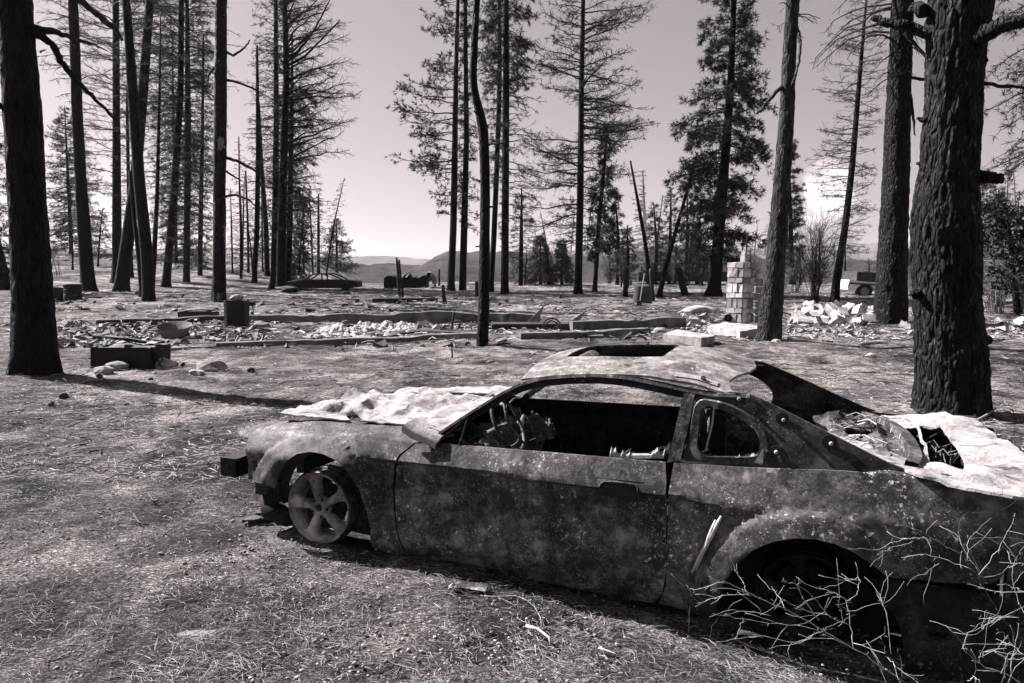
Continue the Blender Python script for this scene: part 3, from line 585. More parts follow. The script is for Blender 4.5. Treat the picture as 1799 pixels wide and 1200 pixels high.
k_ = 0
for (x0, x1, n, yb, hmin, hmax, wh) in ((890, 1010, 5, 500, 50, 150, 'between the bushy-topped conifer and the broad dead conifer'), (1025, 1110, 4, 500, 50, 170, 'beside the dark bushy conifer'), (1110, 1175, 3, 500, 60, 170, 'behind the shovel and bare poles'), (1175, 1250, 4, 500, 60, 170, 'behind the burnt bus'), (1290, 1350, 4, 498, 60, 130, 'behind the chimney'), (1395, 1560, 6, 498, 40, 110, 'round the leaning larch'),
        (400, 470, 4, 480, 60, 190, 'right of the lone bare bole'), (515, 580, 4, 480, 60, 190, 'by the twiggy dead spruce'), (70, 200, 4, 470, 60, 160, 'on the slope beside the thick trunk'), (1600, 1615, 1, 498, 60, 80, 'between the two stoutest trunks'), (1735, 1799, 5, 500, 90, 200, 'over the bare thicket')):
    for i in range(n):
        px = x0+(x1-x0)*(i+RNG.uniform(.1, .9))/n; hh = RNG.uniform(hmin, hmax); lean = RNG.normal(0, .07)*hh; yb_ = yb+RNG.uniform(-8, 5)
        w_ = 8+hh*.12; rk = ('first', 'second', 'third', 'fourth', 'fifth', 'sixth')[i]
        tree(('thin bare sapling '+wh) if n == 1 else 'thin bare sapling '+wh+', '+rk+' from the left', [(px, yb_, 4.5), (px+lean*.4, yb_-hh*.5, 3), (px+lean, yb_-hh, 1)], dict(prof=[(yb_-hh*.12, w_, w_), (yb_-hh*.6, w_*.8, w_*.8), (yb_-hh, 2, 2)], n=int(14+hh*.16), e0=float(RNG.uniform(-.3, .4)), droop=.3, dens=.9, fine=1.2, fol=float(RNG.choice([0, 0, .25])), tuft=.22), k=5, name='bare_sapling', group='bare saplings along the clearing edge', seed=900+k_)
        k_ += 1
# bare bushes
def bush(label, px, py, wid, hei, n, mat='twig', seed=1, fine=1.6, lean=0.):
    bp = at(px, py); m = bp[1]/F; rg = np.random.default_rng(seed); S = Segs()
    t = thing('bare_bush', label, 'bush', bp)
    for i in range(n):
        a = rg.uniform(0, 2*PI); sp = rg.uniform(.1, 1)
        H = hei*m*rg.uniform(.55, 1.05); W = wid*m*sp
        K = 8; p0 = bp+np.array([rg.normal(0, .12), rg.normal(0, .12), 0]); pts = [p0]
        for k in range(1, K+1):
            f = k/K; pts.append(p0+np.array([math.cos(a)*W*f**1.5+lean*m*f*f, math.sin(a)*W*f**1.5, H*(f-.25*sp*f*f)])+rg.normal(0, .03, 3)*f)
        pts = np.array(pts); rr = np.linspace(.012, .003, K+1)*fine
        S.add(pts[:-1], pts[1:], rr[:-1], rr[1:])
        ns = 14; tt = rg.uniform(.3, 1, ns)*K; i0 = np.minimum(tt.astype(int), K-1); p = pts[i0]+(pts[i0+1]-pts[i0])*(tt-i0)[:, None]
        d = (pts[i0+1]-pts[i0]); d /= np.linalg.norm(d, axis=1)[:, None]; d = d+rg.normal(0, .55, d.shape); l = rg.uniform(.1, .35, (ns, 1))*H
        q = p+d*l; S.add(p, q, .0035*fine, .002*fine)
        for _ in range(2): S.add(q-(q-p)*rg.uniform(.1, .7, (ns, 1)), q+rg.normal(0, .3, d.shape)*l, .0025*fine, .0015*fine)
    S.build('branches', M[mat], t); return t
bush('tall fan-shaped bare bush behind the pile of pale blocks', 1432, 532, 60, 150, 34, seed=3, fine=1.5)
bush('bare thicket of pale stems at the picture edge behind the massive tree', 1750, 552, 50, 110, 40, mat='drybush', seed=4)
bush('second bare thicket right at the picture edge', 1800, 556, 50, 130, 34, mat='drybush', seed=9)
bush('small bare bush between the leaning larch and the brown trunk', 1400, 515, 30, 60, 16, seed=5)
bush('low bare bush on the slope at the foot of the crossed pair', 350, 470, 22, 40, 14, seed=6)
bush('low dry bush left of the leaning trunk on the slope', 100, 485, 14, 60, 8, seed=7)
bush('low scrub beside the burnt saloon car', 640, 488, 24, 18, 14, mat='drybush', seed=8)
for i, (px, py, wd, hh, mt, wh) in enumerate([(905, 500, 26, 34, 'drybush', 'behind the conifer with the bushy scorched top'), (1005, 500, 30, 40, 'twig', 'left foot of the broad dead conifer'), (1105, 502, 30, 44, 'drybush', 'round the thick charred stump'), (1140, 500, 34, 50, 'twig', 'behind the shovel'), (1185, 500, 34, 46, 'drybush', 'in front of the burnt bus'),
        (1230, 498, 30, 56, 'twig', 'left of the large full-crowned fir'), (1285, 500, 34, 52, 'twig', 'just left of the chimney top'), (1322, 502, 34, 60, 'twig', 'just right of the chimney'), (1378, 508, 30, 50, 'drybush', 'right of the brown trunk'), (1490, 512, 26, 30, 'drybush', 'at the foot of the leaning larch'), (1600, 520, 30, 50, 'drybush', 'between the two stoutest trunks'), (725, 492, 30, 16, 'drybush', 'above the low black vehicle body'), (820, 500, 24, 20, 'drybush', 'between the tufted pine and bent trunk')]):
    bush('low burnt scrub '+wh, px, py, wd, hh, 20, mat=mt, seed=40+i, fine=1.2)
bush('scrubby undergrowth beneath the dark bushy conifer', 1070, 498, 30, 50, 18, seed=10)
bush('scrubby undergrowth left of the broad dead conifer', 965, 500, 40, 55, 22, seed=12)

# ---------------------------------------------------------------- the burnt car
TH = math.radians(21.5)
UA = np.array([math.cos(TH), -math.sin(TH), 0]); NA = np.array([-math.sin(TH), -math.cos(TH), 0]); ZA = np.array([0, 0, 1.])
W0 = np.array([-1.1615, 4.191, 0.])
WID = -1.66
def L(s, c, z):
    s, c, z = np.broadcast_arrays(np.asarray(s, float), np.asarray(c, float), np.asarray(z, float))
    return W0 + s[..., None]*UA + c[..., None]*NA + z[..., None]*ZA
def onside(px, py, cf=lambda s, z: 0.):
    d = ray(px, py); c = 0.
    for _ in range(30):
        t = ((W0+c*NA-CAMP)@NA)/(d@NA); p = CAMP+d*t-W0; s, z = p@UA, p[2]; c = .5*c+.5*float(cf(s, z))
    return s, z
def onz(px, py, z):
    d = ray(px, py); t = (z+W0[2]-EYE)/d[2]; p = CAMP+d*t-W0; return p@UA, p@NA
zb = lambda s: np.interp(s, [-.8, -.5, -.1, .55, .8, 2.0, 2.5, 3.0, 3.6], [.585, .625, .665, .68, .675, .69, .71, .735, .715])
zf = lambda s: np.interp(s, [-.6, .6, 2., 3.6], [.1, .03, -.01, -.10])
FW, RW = (0.0, .21), (2.68, .05)
def cside(s, z, scal=True):
    s = np.asarray(s, float); z = np.asarray(z, float); b = zb(s)
    zn = np.clip((z-.53)/(b-.53), 0, 1); c = -.085*zn**1.15
    c = c-.05*np.clip((zf(s)+.14-z)/.14, 0, 1.3)**2
    c = c-.045*np.clip((-.15-s)/.45, 0, 1.4)**2 - .16*np.clip((s-3.05)/.6, 0, 1.4)**2
    if scal:
        zc = np.interp(s, [0, .35, 1.1, 2.04, 2.3], [.575, .575, .56, .55, .535])
        g = sst(zc-z, 0, .022)*(1-.9*sst(zc-z, .1, .42))
        se = 2.10+.20*np.clip((z-.12)/.4, 0, 1)
        c = c-.042*sst(s, .15, .65)*g*(1-sst(s, se-.015, se+.015))
    for (a, h), r0, r1 in ((FW, .36, .455), (RW, .395, .50)):
        r = np.hypot(s-a, z-h)
        c = c+(.020*sst(r, r1+.006, r1-.006)+.034*np.clip((r1-r)/(r1-r0), 0, 1)*(r < r1))*sst(z, h-.16, h-.02)
    c = c+.004*fbm(s*3.1, z*3.1, .5, 3, 77)
    return c
def ctop(s, t):
    """side and top of a wing: t is height up to the shoulder, then distance inwards over the top"""
    s = np.asarray(s, float); t = np.asarray(t, float); b = zb(s); q = np.clip(t-b, 0, None)
    c = cside(s, np.minimum(t, b))-q*.98
    z = np.minimum(t, b)+.30*q-.55*q*q + .004*fbm(s*4, t*4, 2., 2, 61)
    return s, c, z
def inpoly(P, poly):
    x, y = P[:, 0], P[:, 1]; r = np.zeros(len(P), bool); q = np.asarray(poly)
    for (x1, y1), (x2, y2) in zip(q, np.roll(q, -1, 0)):
        if y1 != y2: r ^= ((y1 > y) != (y2 > y)) & (x < (x2-x1)*(y-y1)/(y2-y1)+x1)
    return r
def resample(poly, sp, smooth=False):
    P = np.asarray(poly, float)
    if smooth:
        for _ in range(2): Qn = np.roll(P, -1, 0); P = np.stack([P*.75+Qn*.25, P*.25+Qn*.75], 1).reshape(-1, 2)
    o = []
    for a, b in zip(P, np.roll(P, -1, 0)):
        n = max(1, int(np.ceil(np.linalg.norm(b-a)/sp))); o += [a+(b-a)*i/n for i in range(n)]
    return np.array(o)
def panel_mb(poly, fn, off, sp=.03, holes=(), smooth=False, mirror=False):
    loops = [resample(poly, sp, smooth)]+[resample(h, sp, True) for h in holes]
    P = np.concatenate(loops); E = []; n0 = 0
    for lp in loops: E += [(n0+i, n0+(i+1) % len(lp)) for i in range(len(lp))]; n0 += len(lp)
    lo, hi = loops[0].min(0), loops[0].max(0)
    gx_, gy_ = np.meshgrid(np.arange(lo[0], hi[0], sp), np.arange(lo[1], hi[1], sp)); G = np.stack([gx_.ravel(), gy_.ravel()], 1)
    G = G+RNG.uniform(-.12, .12, G.shape)*sp
    k = inpoly(G, loops[0])
    for h in loops[1:]: k &= ~inpoly(G, h)
    d = np.full(len(G), 9.)
    for i in range(0, len(P), 400): d = np.minimum(d, np.sqrt(((G[:, None]-P[None, i:i+400])**2).sum(-1)).min(1))
    G = G[k & (d > sp*.45)]
    vs_, _, fs, *_ = delaunay_2d_cdt([Vector(p) for p in np.concatenate([P, G])], E, [], 0, 1e-5)
    V2 = np.array([v[:] for v in vs_]); T = np.array([f[:] for f in fs])
    cen = V2[T].mean(1); k = inpoly(cen, loops[0])
    for h in loops[1:]: k &= ~inpoly(cen, h)
    T = T[k]
    s, c, z = fn(V2[:, 0], V2[:, 1]); s, c, z = np.broadcast_arrays(s, c, z)
    if mirror: c = WID-c
    o = np.array(off, float); o2 = o*np.array([1, -1 if mirror else 1, 1])
    A = L(s, c, z); B = L(s+o2[0], c+o2[1], z+o2[2])
    n = len(A); cnt = {}
    for t in T:
        for a, b in ((t[0], t[1]), (t[1], t[2]), (t[2], t[0])): cnt[(a, b)] = 1
    rim = [(a, b) for (a, b) in cnt if (b, a) not in cnt]
    f = [tuple(t) for t in T]+[tuple(t[::-1]+n) for t in T]+[(b, a, a+n, b+n) for a, b in rim]
    m = MB(); m.add(np.concatenate([A, B]), f); return m

car = thing('burnt_car', 'burnt-out rusty two-door coupe without tyres, resting on its bare rims', 'car', W0)
IN = (0, -.014, 0)
S_ = lambda pts: [onside(a, b, lambda s, z: cside(s, z)) for a, b in pts]
mirrored = []
def cpanel(name, poly, fn, off, mat, parent=car, both=False, sp=.03, holes=(), smooth=False, shade=35):
    o = obj(name, panel_mb(poly, fn, off, sp, holes, smooth), M[mat], parent, smooth=True, sharp=shade)
    if both: obj(name, panel_mb(poly, fn, off, sp, holes, smooth, mirror=True), M[mat], parent, smooth=True, sharp=shade)
    return o
# front wing
cut = S_([(728, 779), (702, 800), (693, 820), (690, 863), (692, 897), (697, 935), (706, 960), (717, 977)])
archF = S_([(655, 962), (652, 930), (645, 898), (632, 862), (610, 826), (590, 808), (567, 797), (545, 793), (522, 797), (503, 810), (489, 834), (484, 858)])
tq = lambda s, q: (s, float(zb(s))+q)
wing = cut[:]+[S_([(690, 972)])[0]]+archF+S_([(478, 858), (457, 850), (437, 843), (436, 810), (437, 770)])+S_([(413, 758)])+[tq(-.62, .05), tq(-.56, .12), tq(-.38, .17), tq(.0, .19), tq(.40, .18), tq(.49, .15), tq(.54, .10), tq(.60, .05), tq(.69, .0)]
cpanel('front_fender', wing, ctop, IN, 'rust', both=True, sp=.018)
# door
cut2 = [(a+.012, b) for a, b in cut]
door = [(.80, float(zb(.8))-.002)]+[(s, float(zb(s)))for s in np.linspace(.9, 2.02, 12)]+S_([(1171, 850), (1171, 930), (1170, 1010), (1163, 1045), (1148, 1060)])+S_([(1050, 1042), (950, 1022), (850, 1003), (770, 988)])+cut2[::-1]
hnd = S_([(1054, 849), (1068, 845), (1112, 850), (1122, 856), (1122, 867), (1112, 872), (1066, 867), (1055, 861)])
dfn = lambda s, z: (s, cside(s, z), z)
dr = cpanel('door', door, dfn, IN, 'rust', sp=.02, holes=[hnd])
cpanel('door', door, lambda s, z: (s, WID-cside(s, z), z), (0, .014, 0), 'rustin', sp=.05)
hs, hz = np.mean([p[0] for p in hnd]), np.mean([p[1] for p in hnd])
mm = MB(); q = L(hs, float(cside(hs, hz))-.045, hz); mm.box(q, (.24, .05, .09), rz=-TH); obj('handle_recess', mm, M['black'], dr)
hl = resample(hnd, .012, True); mm = MB(); lo_ = np.array([L(a, float(cside(a, b))+.002, b) for a, b in hl])
low = lo_[[i for i in range(len(hl)) if hl[i, 1] < hz+.006]]; mm.tube(lo_[np.argsort([(i-len(hl)//2) % len(hl) for i in range(len(hl))])], .004, 5); obj('handle_rim', mm, M['rust'], dr, smooth=True)
mm = MB(); pts = [L(a, float(cside(a, hz-.028))-.0, hz-.031) for a in np.linspace(hs-.075, hs+.085, 8)]; mm.tube(pts, .0055, 6); obj('handle_lip', mm, M['lip'], dr, smooth=True)
mm = MB(); pts = [L(a, float(cside(a, hz))-.018, hz+.004-.03*(a-hs)) for a in np.linspace(hs-.075, hs+.07, 6)]; mm.tube(pts, [.004, .008, .008, .008, .008, .004], 5); obj('door_handle', mm, M['rustdark'], dr)
# rear quarter
aR = S_([(1255, 1088), (1262, 1050), (1275, 1020), (1295, 992), (1325, 966), (1358, 951), (1395, 945), (1432, 946), (1468, 955), (1502, 971), (1534, 993), (1560, 1014)])
qb = S_([(1640, 1022), (1738, 1027), (1758, 1018), (1774, 990)])+[(3.46, .22), (3.53, .4)]
quarter = [(2.05, .10)]+S_([(1158, 1062), (1200, 1072)])+aR+qb+[(3.62, .55), (3.66, .70), tq(3.64, .03), tq(3.3, .05), tq(3.0, .04), tq(2.9, 0.)]+[(s, float(zb(s))) for s in np.linspace(2.85, 2.06, 10)]+[(2.045, .5), (2.045, .3)]
cpanel('rear_quarter_panel', quarter, ctop, IN, 'rust', both=True, sp=.02)
lowr = [(2.93, .27), (3.2, .27), (3.5, .25), (3.52, -.14), (3.08, -.20), (3.09, -.05), (3.06, .08)]
lr = cpanel('lower_rear_panel', lowr, lambda s, z: (s, -.045-.12*np.clip(s-3.1, 0, 1)**2*4*.3, z), (0, -.02, 0), 'rustin', both=True, holes=[[(3.22+.05*math.cos(t), .05+.022*math.sin(t)) for t in np.linspace(0, 6, 12)]])
# scoop slats behind the door
for (p, q_, w_) in (((1224, 1000), (1258, 913), .010), ((1216, 1006), (1268, 906), .012)):
    a = onside(*p); b = onside(*q_); mm = MB(); pts = [L(a[0]+(b[0]-a[0])*t, .004+.010*math.sin(t*PI), a[1]+(b[1]-a[1])*t) for t in np.linspace(0, 1, 7)]
    mm.tube(pts, [w_*.3, w_*.7, w_*.9, w_, w_, w_*.9, w_*.5], 6); obj('scoop_slat', mm, M['lip'], car, smooth=True)
# sills, floor, bulkheads and added sun blockers: all sooty
mm = MB()
def lbox(m, s0, s1, c0, c1, z0, z1, **k):
    m.box(L((s0+s1)/2, (c0+c1)/2, (z0+z1)/2), (abs(s1-s0), abs(c1-c0), abs(z1-z0)), rz=-TH, **k)
lbox(mm, .5, 2.2, -.07, -1.59, .0, .03); lbox(mm, .62, .66, -.1, -1.56, .03, .60); lbox(mm, 2.70, 2.74, -.5, -1.2, -.02, .62); lbox(mm, 2.74, 3.50, -.50, -1.16, -.04, .0)
lbox(mm, .8, 2.1, -.05, -.12, .02, .12); lbox(mm, .8, 2.1, -1.54, -1.61, .02, .12); lbox(mm, .7, 2.3, -.75, -.91, .03, .2)
lbox(mm, 3.46, 3.5, -.14, -1.52, .0, .62); lbox(mm, 2.3, 3.48, -.46, -1.2, -.12, -.05); lbox(mm, 2.0, 3.2, -1.50, -1.53, -.12, .3); lbox(mm, 3.1, 3.5, -.2, -1.4, .10, .34)  # underbody boxes and far panel added to block sunlight under the rear
obj('floor_pan_and_sun_blocks', mm, M['rustin'], car)
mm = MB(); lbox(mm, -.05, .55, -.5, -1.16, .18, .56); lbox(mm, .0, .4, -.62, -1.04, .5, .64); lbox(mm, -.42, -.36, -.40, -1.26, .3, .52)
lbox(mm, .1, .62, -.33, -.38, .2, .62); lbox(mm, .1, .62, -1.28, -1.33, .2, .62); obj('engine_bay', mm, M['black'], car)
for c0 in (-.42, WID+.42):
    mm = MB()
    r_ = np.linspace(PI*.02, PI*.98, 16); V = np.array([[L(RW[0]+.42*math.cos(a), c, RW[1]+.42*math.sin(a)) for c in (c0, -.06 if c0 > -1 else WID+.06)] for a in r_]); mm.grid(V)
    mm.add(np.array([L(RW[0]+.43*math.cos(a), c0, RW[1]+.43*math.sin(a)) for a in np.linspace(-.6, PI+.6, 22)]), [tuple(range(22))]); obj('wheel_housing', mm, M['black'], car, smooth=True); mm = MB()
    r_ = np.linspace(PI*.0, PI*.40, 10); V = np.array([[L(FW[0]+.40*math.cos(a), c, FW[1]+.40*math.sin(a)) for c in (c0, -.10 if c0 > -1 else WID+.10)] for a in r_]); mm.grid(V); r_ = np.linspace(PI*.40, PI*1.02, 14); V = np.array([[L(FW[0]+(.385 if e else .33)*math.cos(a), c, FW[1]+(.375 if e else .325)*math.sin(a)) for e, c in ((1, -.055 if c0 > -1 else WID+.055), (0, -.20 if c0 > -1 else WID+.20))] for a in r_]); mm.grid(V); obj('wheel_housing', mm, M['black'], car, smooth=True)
# wheels
def wheel(sx, cz, cface, sg, R=.215, spokes=True, mat='alloy', rot=0.):
    cen = L(sx, cface, cz); ax = NA*sg; uu = UA; vv = ZA
    pt = lambda r, a, d: cen+uu*r*math.cos(a)+vv*r*math.sin(a)+ax*d
    t = bpy.data.objects.new('wheel', None); COL.objects.link(t); t.parent = car; t.location = tuple(cen-W0)
    mm = MB(); k = 40; prof = [(R*.93, -.02), (R*.985, .002), (R, 0), (R, -.012), (R*.93, -.02), (R*.90, -.05), (R*.86, -.09), (R*.90, -.16), (R, -.175), (R, -.185), (R*.88, -.175), (R*.84, -.09), (R*.87, -.03), (R*.93, -.02)]
    V = np.array([[pt(r, 2*PI*i/k, d) for r, d in prof] for i in range(k+1)]); mm.grid(V); obj('rim', mm, M[mat], t, smooth=True, sharp=50)
    if spokes:
        for i in range(5):
            a0 = math.radians(175-72*i)+rot; mm = MB(); rr = np.linspace(.035, R*.945, 9); V = []
            for r in rr:
                f = (r-.035)/(R*.945-.035); wd = .022+.010*f+.05*max(0, f-.62)**1.5*3
                row = []
                for e, dd in ((-1, -.02), (-.8, .006), (0, .013-.006*f), (.8, .006), (1, -.02)):
                    an = a0+math.atan2(e*wd, r); rad = math.hypot(r, e*wd*.6) if f < .8 else r
                    row.append(pt(min(rad, R*.94), an, dd-.028+.012*math.sin(f*PI)))
                V.append(row)
            mm.grid(np.array(V)); V2 = np.array(V)-ax*.02; mm.grid(V2[::-1]); obj('spoke', mm, M[mat], t, smooth=True)
        mm = MB(); prof = [(.020, -.06), (.024, -.008), (.036, -.006), (.046, -.014), (.066, -.020), (.07, -.05)]
        mm.grid(np.array([[pt(r, 2*PI*i/24, d) for r, d in prof] for i in range(25)])); h = obj('hub', mm, M[mat], t, smooth=True)
        for i in range(5):
            a = math.radians(139-72*i)+rot; mm = MB(); mm.tube([pt(.054, a, -.03), pt(.054, a, -.010)], .0085, 6); obj('lug_nut', mm, M['black'], t)
    mm = MB(); rw = np.random.default_rng(int(abs(cface)*100)+5)
    for k in range(14):
        dd = rw.uniform(-.17, -.01); r0_ = R*rw.uniform(1.0, 1.05); ph = rw.uniform(0, 6); a0_ = rw.uniform(0, 6); sp_ = rw.uniform(2.5, 6.2)
        mm.tube([pt(r0_*(1+.02*math.sin(3*a+ph)), a, dd+.015*math.sin(2*a+ph)) for a in np.linspace(a0_, a0_+sp_, 30)], .0022, 4)
    tag(obj('tyre_wire', mm, M['rustdark'], t), kind='stuff')
    mm = MB(); prof = [(.03, -.045), (R*.66, -.07), (R*.68, -.075), (R*.68, -.09), (.03, -.10)]
    mm.grid(np.array([[pt(r, 2*PI*i/28, d) for r, d in prof] for i in range(29)])); obj('brake_disc', mm, M['rustin'], t, smooth=True, sharp=40)
    return t
wheel(-.02, .21, -.075, 1); wheel(RW[0], .05, -.24, 1, mat='rustin'); wheel(0, .21, WID+.075, -1, mat='rustdark'); wheel(RW[0], .05, WID+.2, -1, mat='rustdark')
# front bumper beam, lamp bracket, lower pan
mm = MB(); lbox(mm, -.93, -.80, -.27, -.47, .26, .385); lbox(mm, -.80, -.70, -.38, -1.28, .28, .39); lbox(mm, -.93, -.80, -.47, -1.38, .26, .385)
obj('bumper_beam', mm, M['rustin'], car)
mm = MB(); lbox(mm, -.72, -.56, -.42, -.54, .30, .37); lbox(mm, -.72, -.56, -1.12, -1.24, .30, .37); obj('beam_bracket', mm, M['black'], car)
mm = MB(); mm.rock(L(-.66, -.38, .50), .085, (1, .8, .8), 4, 2); obj('headlight_remains', mm, M['alloy'], car, smooth=True)
mm = MB(); mm.tube([L(-.48, -.18, .20), L(-.42, -.14, .14), L(-.30, -.14, .10), L(-.2, -.2, .12)], [.05, .07, .06, .03], 8); mm.tube([L(-.45, -.2, .17), L(-.45, -1.4, .17)], .05, 8); obj('lower_pan', mm, M['rustin'], car, smooth=True)
mm = MB(); lbox(mm, -.50, -.32, -.10, -.14, .235, .33, jit=.006); obj('marker_lamp_housing', mm, M['rustdark'], car)
# greenhouse, on planes that lean inwards
cg = lambda s, z: -.095-.30*(np.asarray(z)-.69)
G_ = lambda pts: [onside(a, b, cg) for a, b in pts]
gfn = lambda s, z: (s, cg(s, z)+.006*fbm(s*4, z*4, 1, 2, 8), z)
sail = G_([(1238, 688), (1290, 689), (1316, 691), (1362, 713), (1420, 742), (1500, 783), (1560, 813), (1592, 826), (1500, 829), (1400, 824), (1300, 819), (1214, 810), (1216, 800)])
qw = G_([(1232, 708), (1267, 716), (1300, 731), (1325, 750), (1338, 772), (1336, 792), (1330, 804), (1280, 804), (1222, 802), (1226, 750)])
sl = cpanel('roof_pillar', sail, gfn, (0, -.02, 0), 'rustdark', both=True, holes=[qw])
loop = resample(qw, .02, True); o_ = np.argmax(loop[:, 1]); loop = np.roll(loop, -o_, 0)
pts = [L(a, float(cg(a, b))+.006, b) for a, b in loop]; mm = MB()
cq = np.mean(loop, 0); V = []
for a, b in list(loop)+[loop[0]]:
    d = np.array([a, b])-cq; d /= np.linalg.norm(d)
    V.append([L(a+d[0]*e, float(cg(a, b))+h, b+d[1]*e) for e, h in ((-.004, -.02), (-.004, .010), (.030, .012), (.036, 0.))])
mm.grid(np.array(V)); obj('quarter_window_frame', mm, M['rust'], car, smooth=True, sharp=50)
for (px, py, r) in ((1375, 735, .030), (1458, 776, .034), (1362, 791, .022), (1297, 698, .022)):
    a, b = onside(px, py, cg); mm = MB(); cc = float(cg(a, b))
    mm.tube([L(a, cc+.003, b), L(a, cc+.008, b)], r, 14); obj('hole_shade_disc', mm, M['black'], sl)  # black disc paints the dark inside a mounting hole
    mm = MB(); mm.tube([L(a+.006, cc+.006, b-.006), L(a+.008, cc+.03, b-.004)], [.011, .007], 7); obj('bolt', mm, M['alloy'], sl)
bp1 = G_([(1173, 812), (1186, 760), (1199, 700), (1206, 686), (1222, 690), (1208, 760), (1196, 808)]); bp2 = G_([(1199, 808), (1211, 760), (1225, 692), (1240, 694), (1228, 760), (1218, 806)])
cpanel('b_pillar', bp1, lambda s, z: (s, cg(s, z)+.012, z), (0, -.05, 0), 'rust', both=True)
cpanel('b_pillar', bp2, lambda s, z: (s, cg(s, z)-.004, z), (0, -.05, 0), 'rustdark', both=True)
# windscreen pillars with the gutter over the door
rail_px = [(757, 776), (790, 753), (830, 727), (880, 696), (915, 679), (950, 669), (1000, 664), (1050, 663), (1100, 667), (1150, 677), (1200, 688), (1250, 697), (1318, 700)]
rail = np.array(G_(rail_px)); rs = np.linspace(0, len(rail)-1, 50); rail = np.stack([np.interp(rs, np.arange(len(rail)), rail[:, i]) for i in range(2)], 1)
for far in (0, 1):
    for nm, h0, h1, c0, c1, mt in (('pillar_gutter', .004, .020, .012, -.03, 'rust'), ('pillar_flange', -.032, .004, .002, -.07, 'rustin')):
        V = []
        for a, b in rail:
            cc = float(cg(a, b)); row = []
            for hh, ce in ((h0, c0), (h1, c0-.006), (h1, c1), (h0, c1), (h0, c0)):
                c_ = cc+ce; row.append(L(a, WID-c_ if far else c_, b+hh))
            V.append(row)
        mm = MB(); mm.grid(np.array(V)); obj(nm, mm, M[mt], car, smooth=True, sharp=40)
# roof with the open sunroof
r0 = onside(930, 670, cg); r1 = onside(1316, 690, cg)
sfr = lambda c: r0[0]-.02-.0*c
def rfn(s, c):
    s = np.asarray(s, float); c = np.asarray(c, float)
    x = (c-WID/2)/.655
    ze = np.interp(s, [1.0, 1.25, 1.4, 1.6, 1.9, 2.15, 2.35, 2.5], [.96, 1.035, 1.062, 1.08, 1.088, 1.065, 1.015, .965])
    z = ze+.078*(1-np.abs(np.clip(x, -1.05, 1.05))**2.6)+.004*fbm(s*3, c*3, 0, 3, 5)
    z = z+.010*np.exp(-((s-2.05)/.10)**2)*np.exp(-((c+.80)/.35)**2)
    return s, c, z
ce = [onside(a, b, cg) for a, b in rail_px[5:]]
near = [(a, float(cg(a, b))+.004) for a, b in ce]
nr = [(1.22, -.215)]+[(s, c) for s, c in near if 1.24 < s < 2.30]+[(2.34, -.20)]
rear = [(2.30, -.26), (2.285, -.34), (2.31, -.46), (2.36, -.60), (2.385, -.83)]
poly = nr+rear+[(s, WID-c) for s, c in rear[::-1][1:]]+[(s, WID-c) for s, c in nr[::-1]]+[(1.205, -1.1), (1.20, -.83), (1.205, -.5)]
sun_h = [(1.40, -.50), (1.90, -.50), (1.93, -.56), (1.93, -1.10), (1.90, -1.16), (1.40, -1.16), (1.36, -1.10), (1.36, -.56)]
rf = cpanel('roof', poly, rfn, (0, 0, -.012), 'rustroof_sheen', sp=.035, holes=[sun_h], shade=45)
lp_ = resample(sun_h, .04, True); V = []
for a, b in list(lp_)+[lp_[0]]:
    z_ = float(rfn(a, b)[2]); V.append([L(a, b, z_-.004), L(a, b, z_-.06), L(a+(1.65-a)*-.06, b+(-.83-b)*-.06, z_-.06)])
mm = MB(); mm.grid(np.array(V)); obj('sunroof_frame', mm, M['rustin'], rf, smooth=True, sharp=40)
mm = MB(); V = np.array([[L(s, c, float(rfn(1.40, c)[2])-.02+.02*math.sin(s*40)) for c in np.linspace(-.55, -.80, 8)] for s in np.linspace(1.37, 1.50, 5)]); mm.grid(V); obj('wind_deflector', mm, M['rust'], rf, smooth=True)
# pale plate along the roof edge over the door
a, b = onside(1220, 672, cg)
mm = MB(); V = np.array([[L(s, *[(lambda c: (c, float(rfn(s, c)[2])+.006))(c_)][0]) for c_ in np.linspace(-.225, -.275, 4)] for s in np.linspace(2.03, 2.24, 10)]); mm.grid(V); obj('roof_edge_plate', mm, M['melt'], rf, smooth=True)
mm = MB(); q = L(2.17, -.245, float(rfn(2.17, -.245)[2])+.008); mm.tube([q, q+ZA*.008+NA*.006], .013, 10); obj('bolt', mm, M['rustin'], rf)
# rear window lower rim (bowed), parcel shelf
arc = [onz(1525, 722, .77), onz(1570, 735, .775), onz(1602, 757, .775), onz(1618, 785, .77), onz(1622, 806, .76), onz(1612, 826, .74)]
arc = np.array(arc); tt = np.linspace(0, 5, 24); arc = np.stack([np.interp(tt, range(6), arc[:, i]) for i in range(2)], 1); ker = np.ones(5)/5; arc = np.stack([np.convolve(np.pad(arc[:, i], 2, mode='edge'), ker, 'valid') for i in range(2)], 1)
V = [];
for i, (s, c) in enumerate(arc): V.append([L(s+.0, c, .69), L(s, c, .765), L(s-.05, c-.01*np.sign(c+.83), .775), L(s-.06, c, .74)])
mm = MB(); mm.grid(np.array(V)); obj('rear_window_rim', mm, M['rust'], car, smooth=True, sharp=50)
shelf = [onz(1428, 724, .745), onz(1470, 722, .745), onz(1535, 727, .745), onz(1590, 752, .745), onz(1612, 785, .745), onz(1606, 820, .745), onz(1560, 806, .745), onz(1490, 778, .745), onz(1440, 752, .745)]
shf = lambda s, c: (s, c, .735+.018*fbm(s*9, c*9, 0, 3, 3)+.012*np.sign(np.sin(s*34)))
slots = [[onz(*p, .745) for p in q] for q in ([(1482, 765), (1530, 770), (1545, 778), (1540, 786), (1490, 776)], [(1480, 748), (1530, 752), (1540, 762), (1488, 758)], [(1500, 730), (1520, 731), (1530, 737), (1505, 737)])]
sh = cpanel('parcel_shelf', shelf, shf, (0, 0, -.02), 'rust', holes=slots, sp=.03)
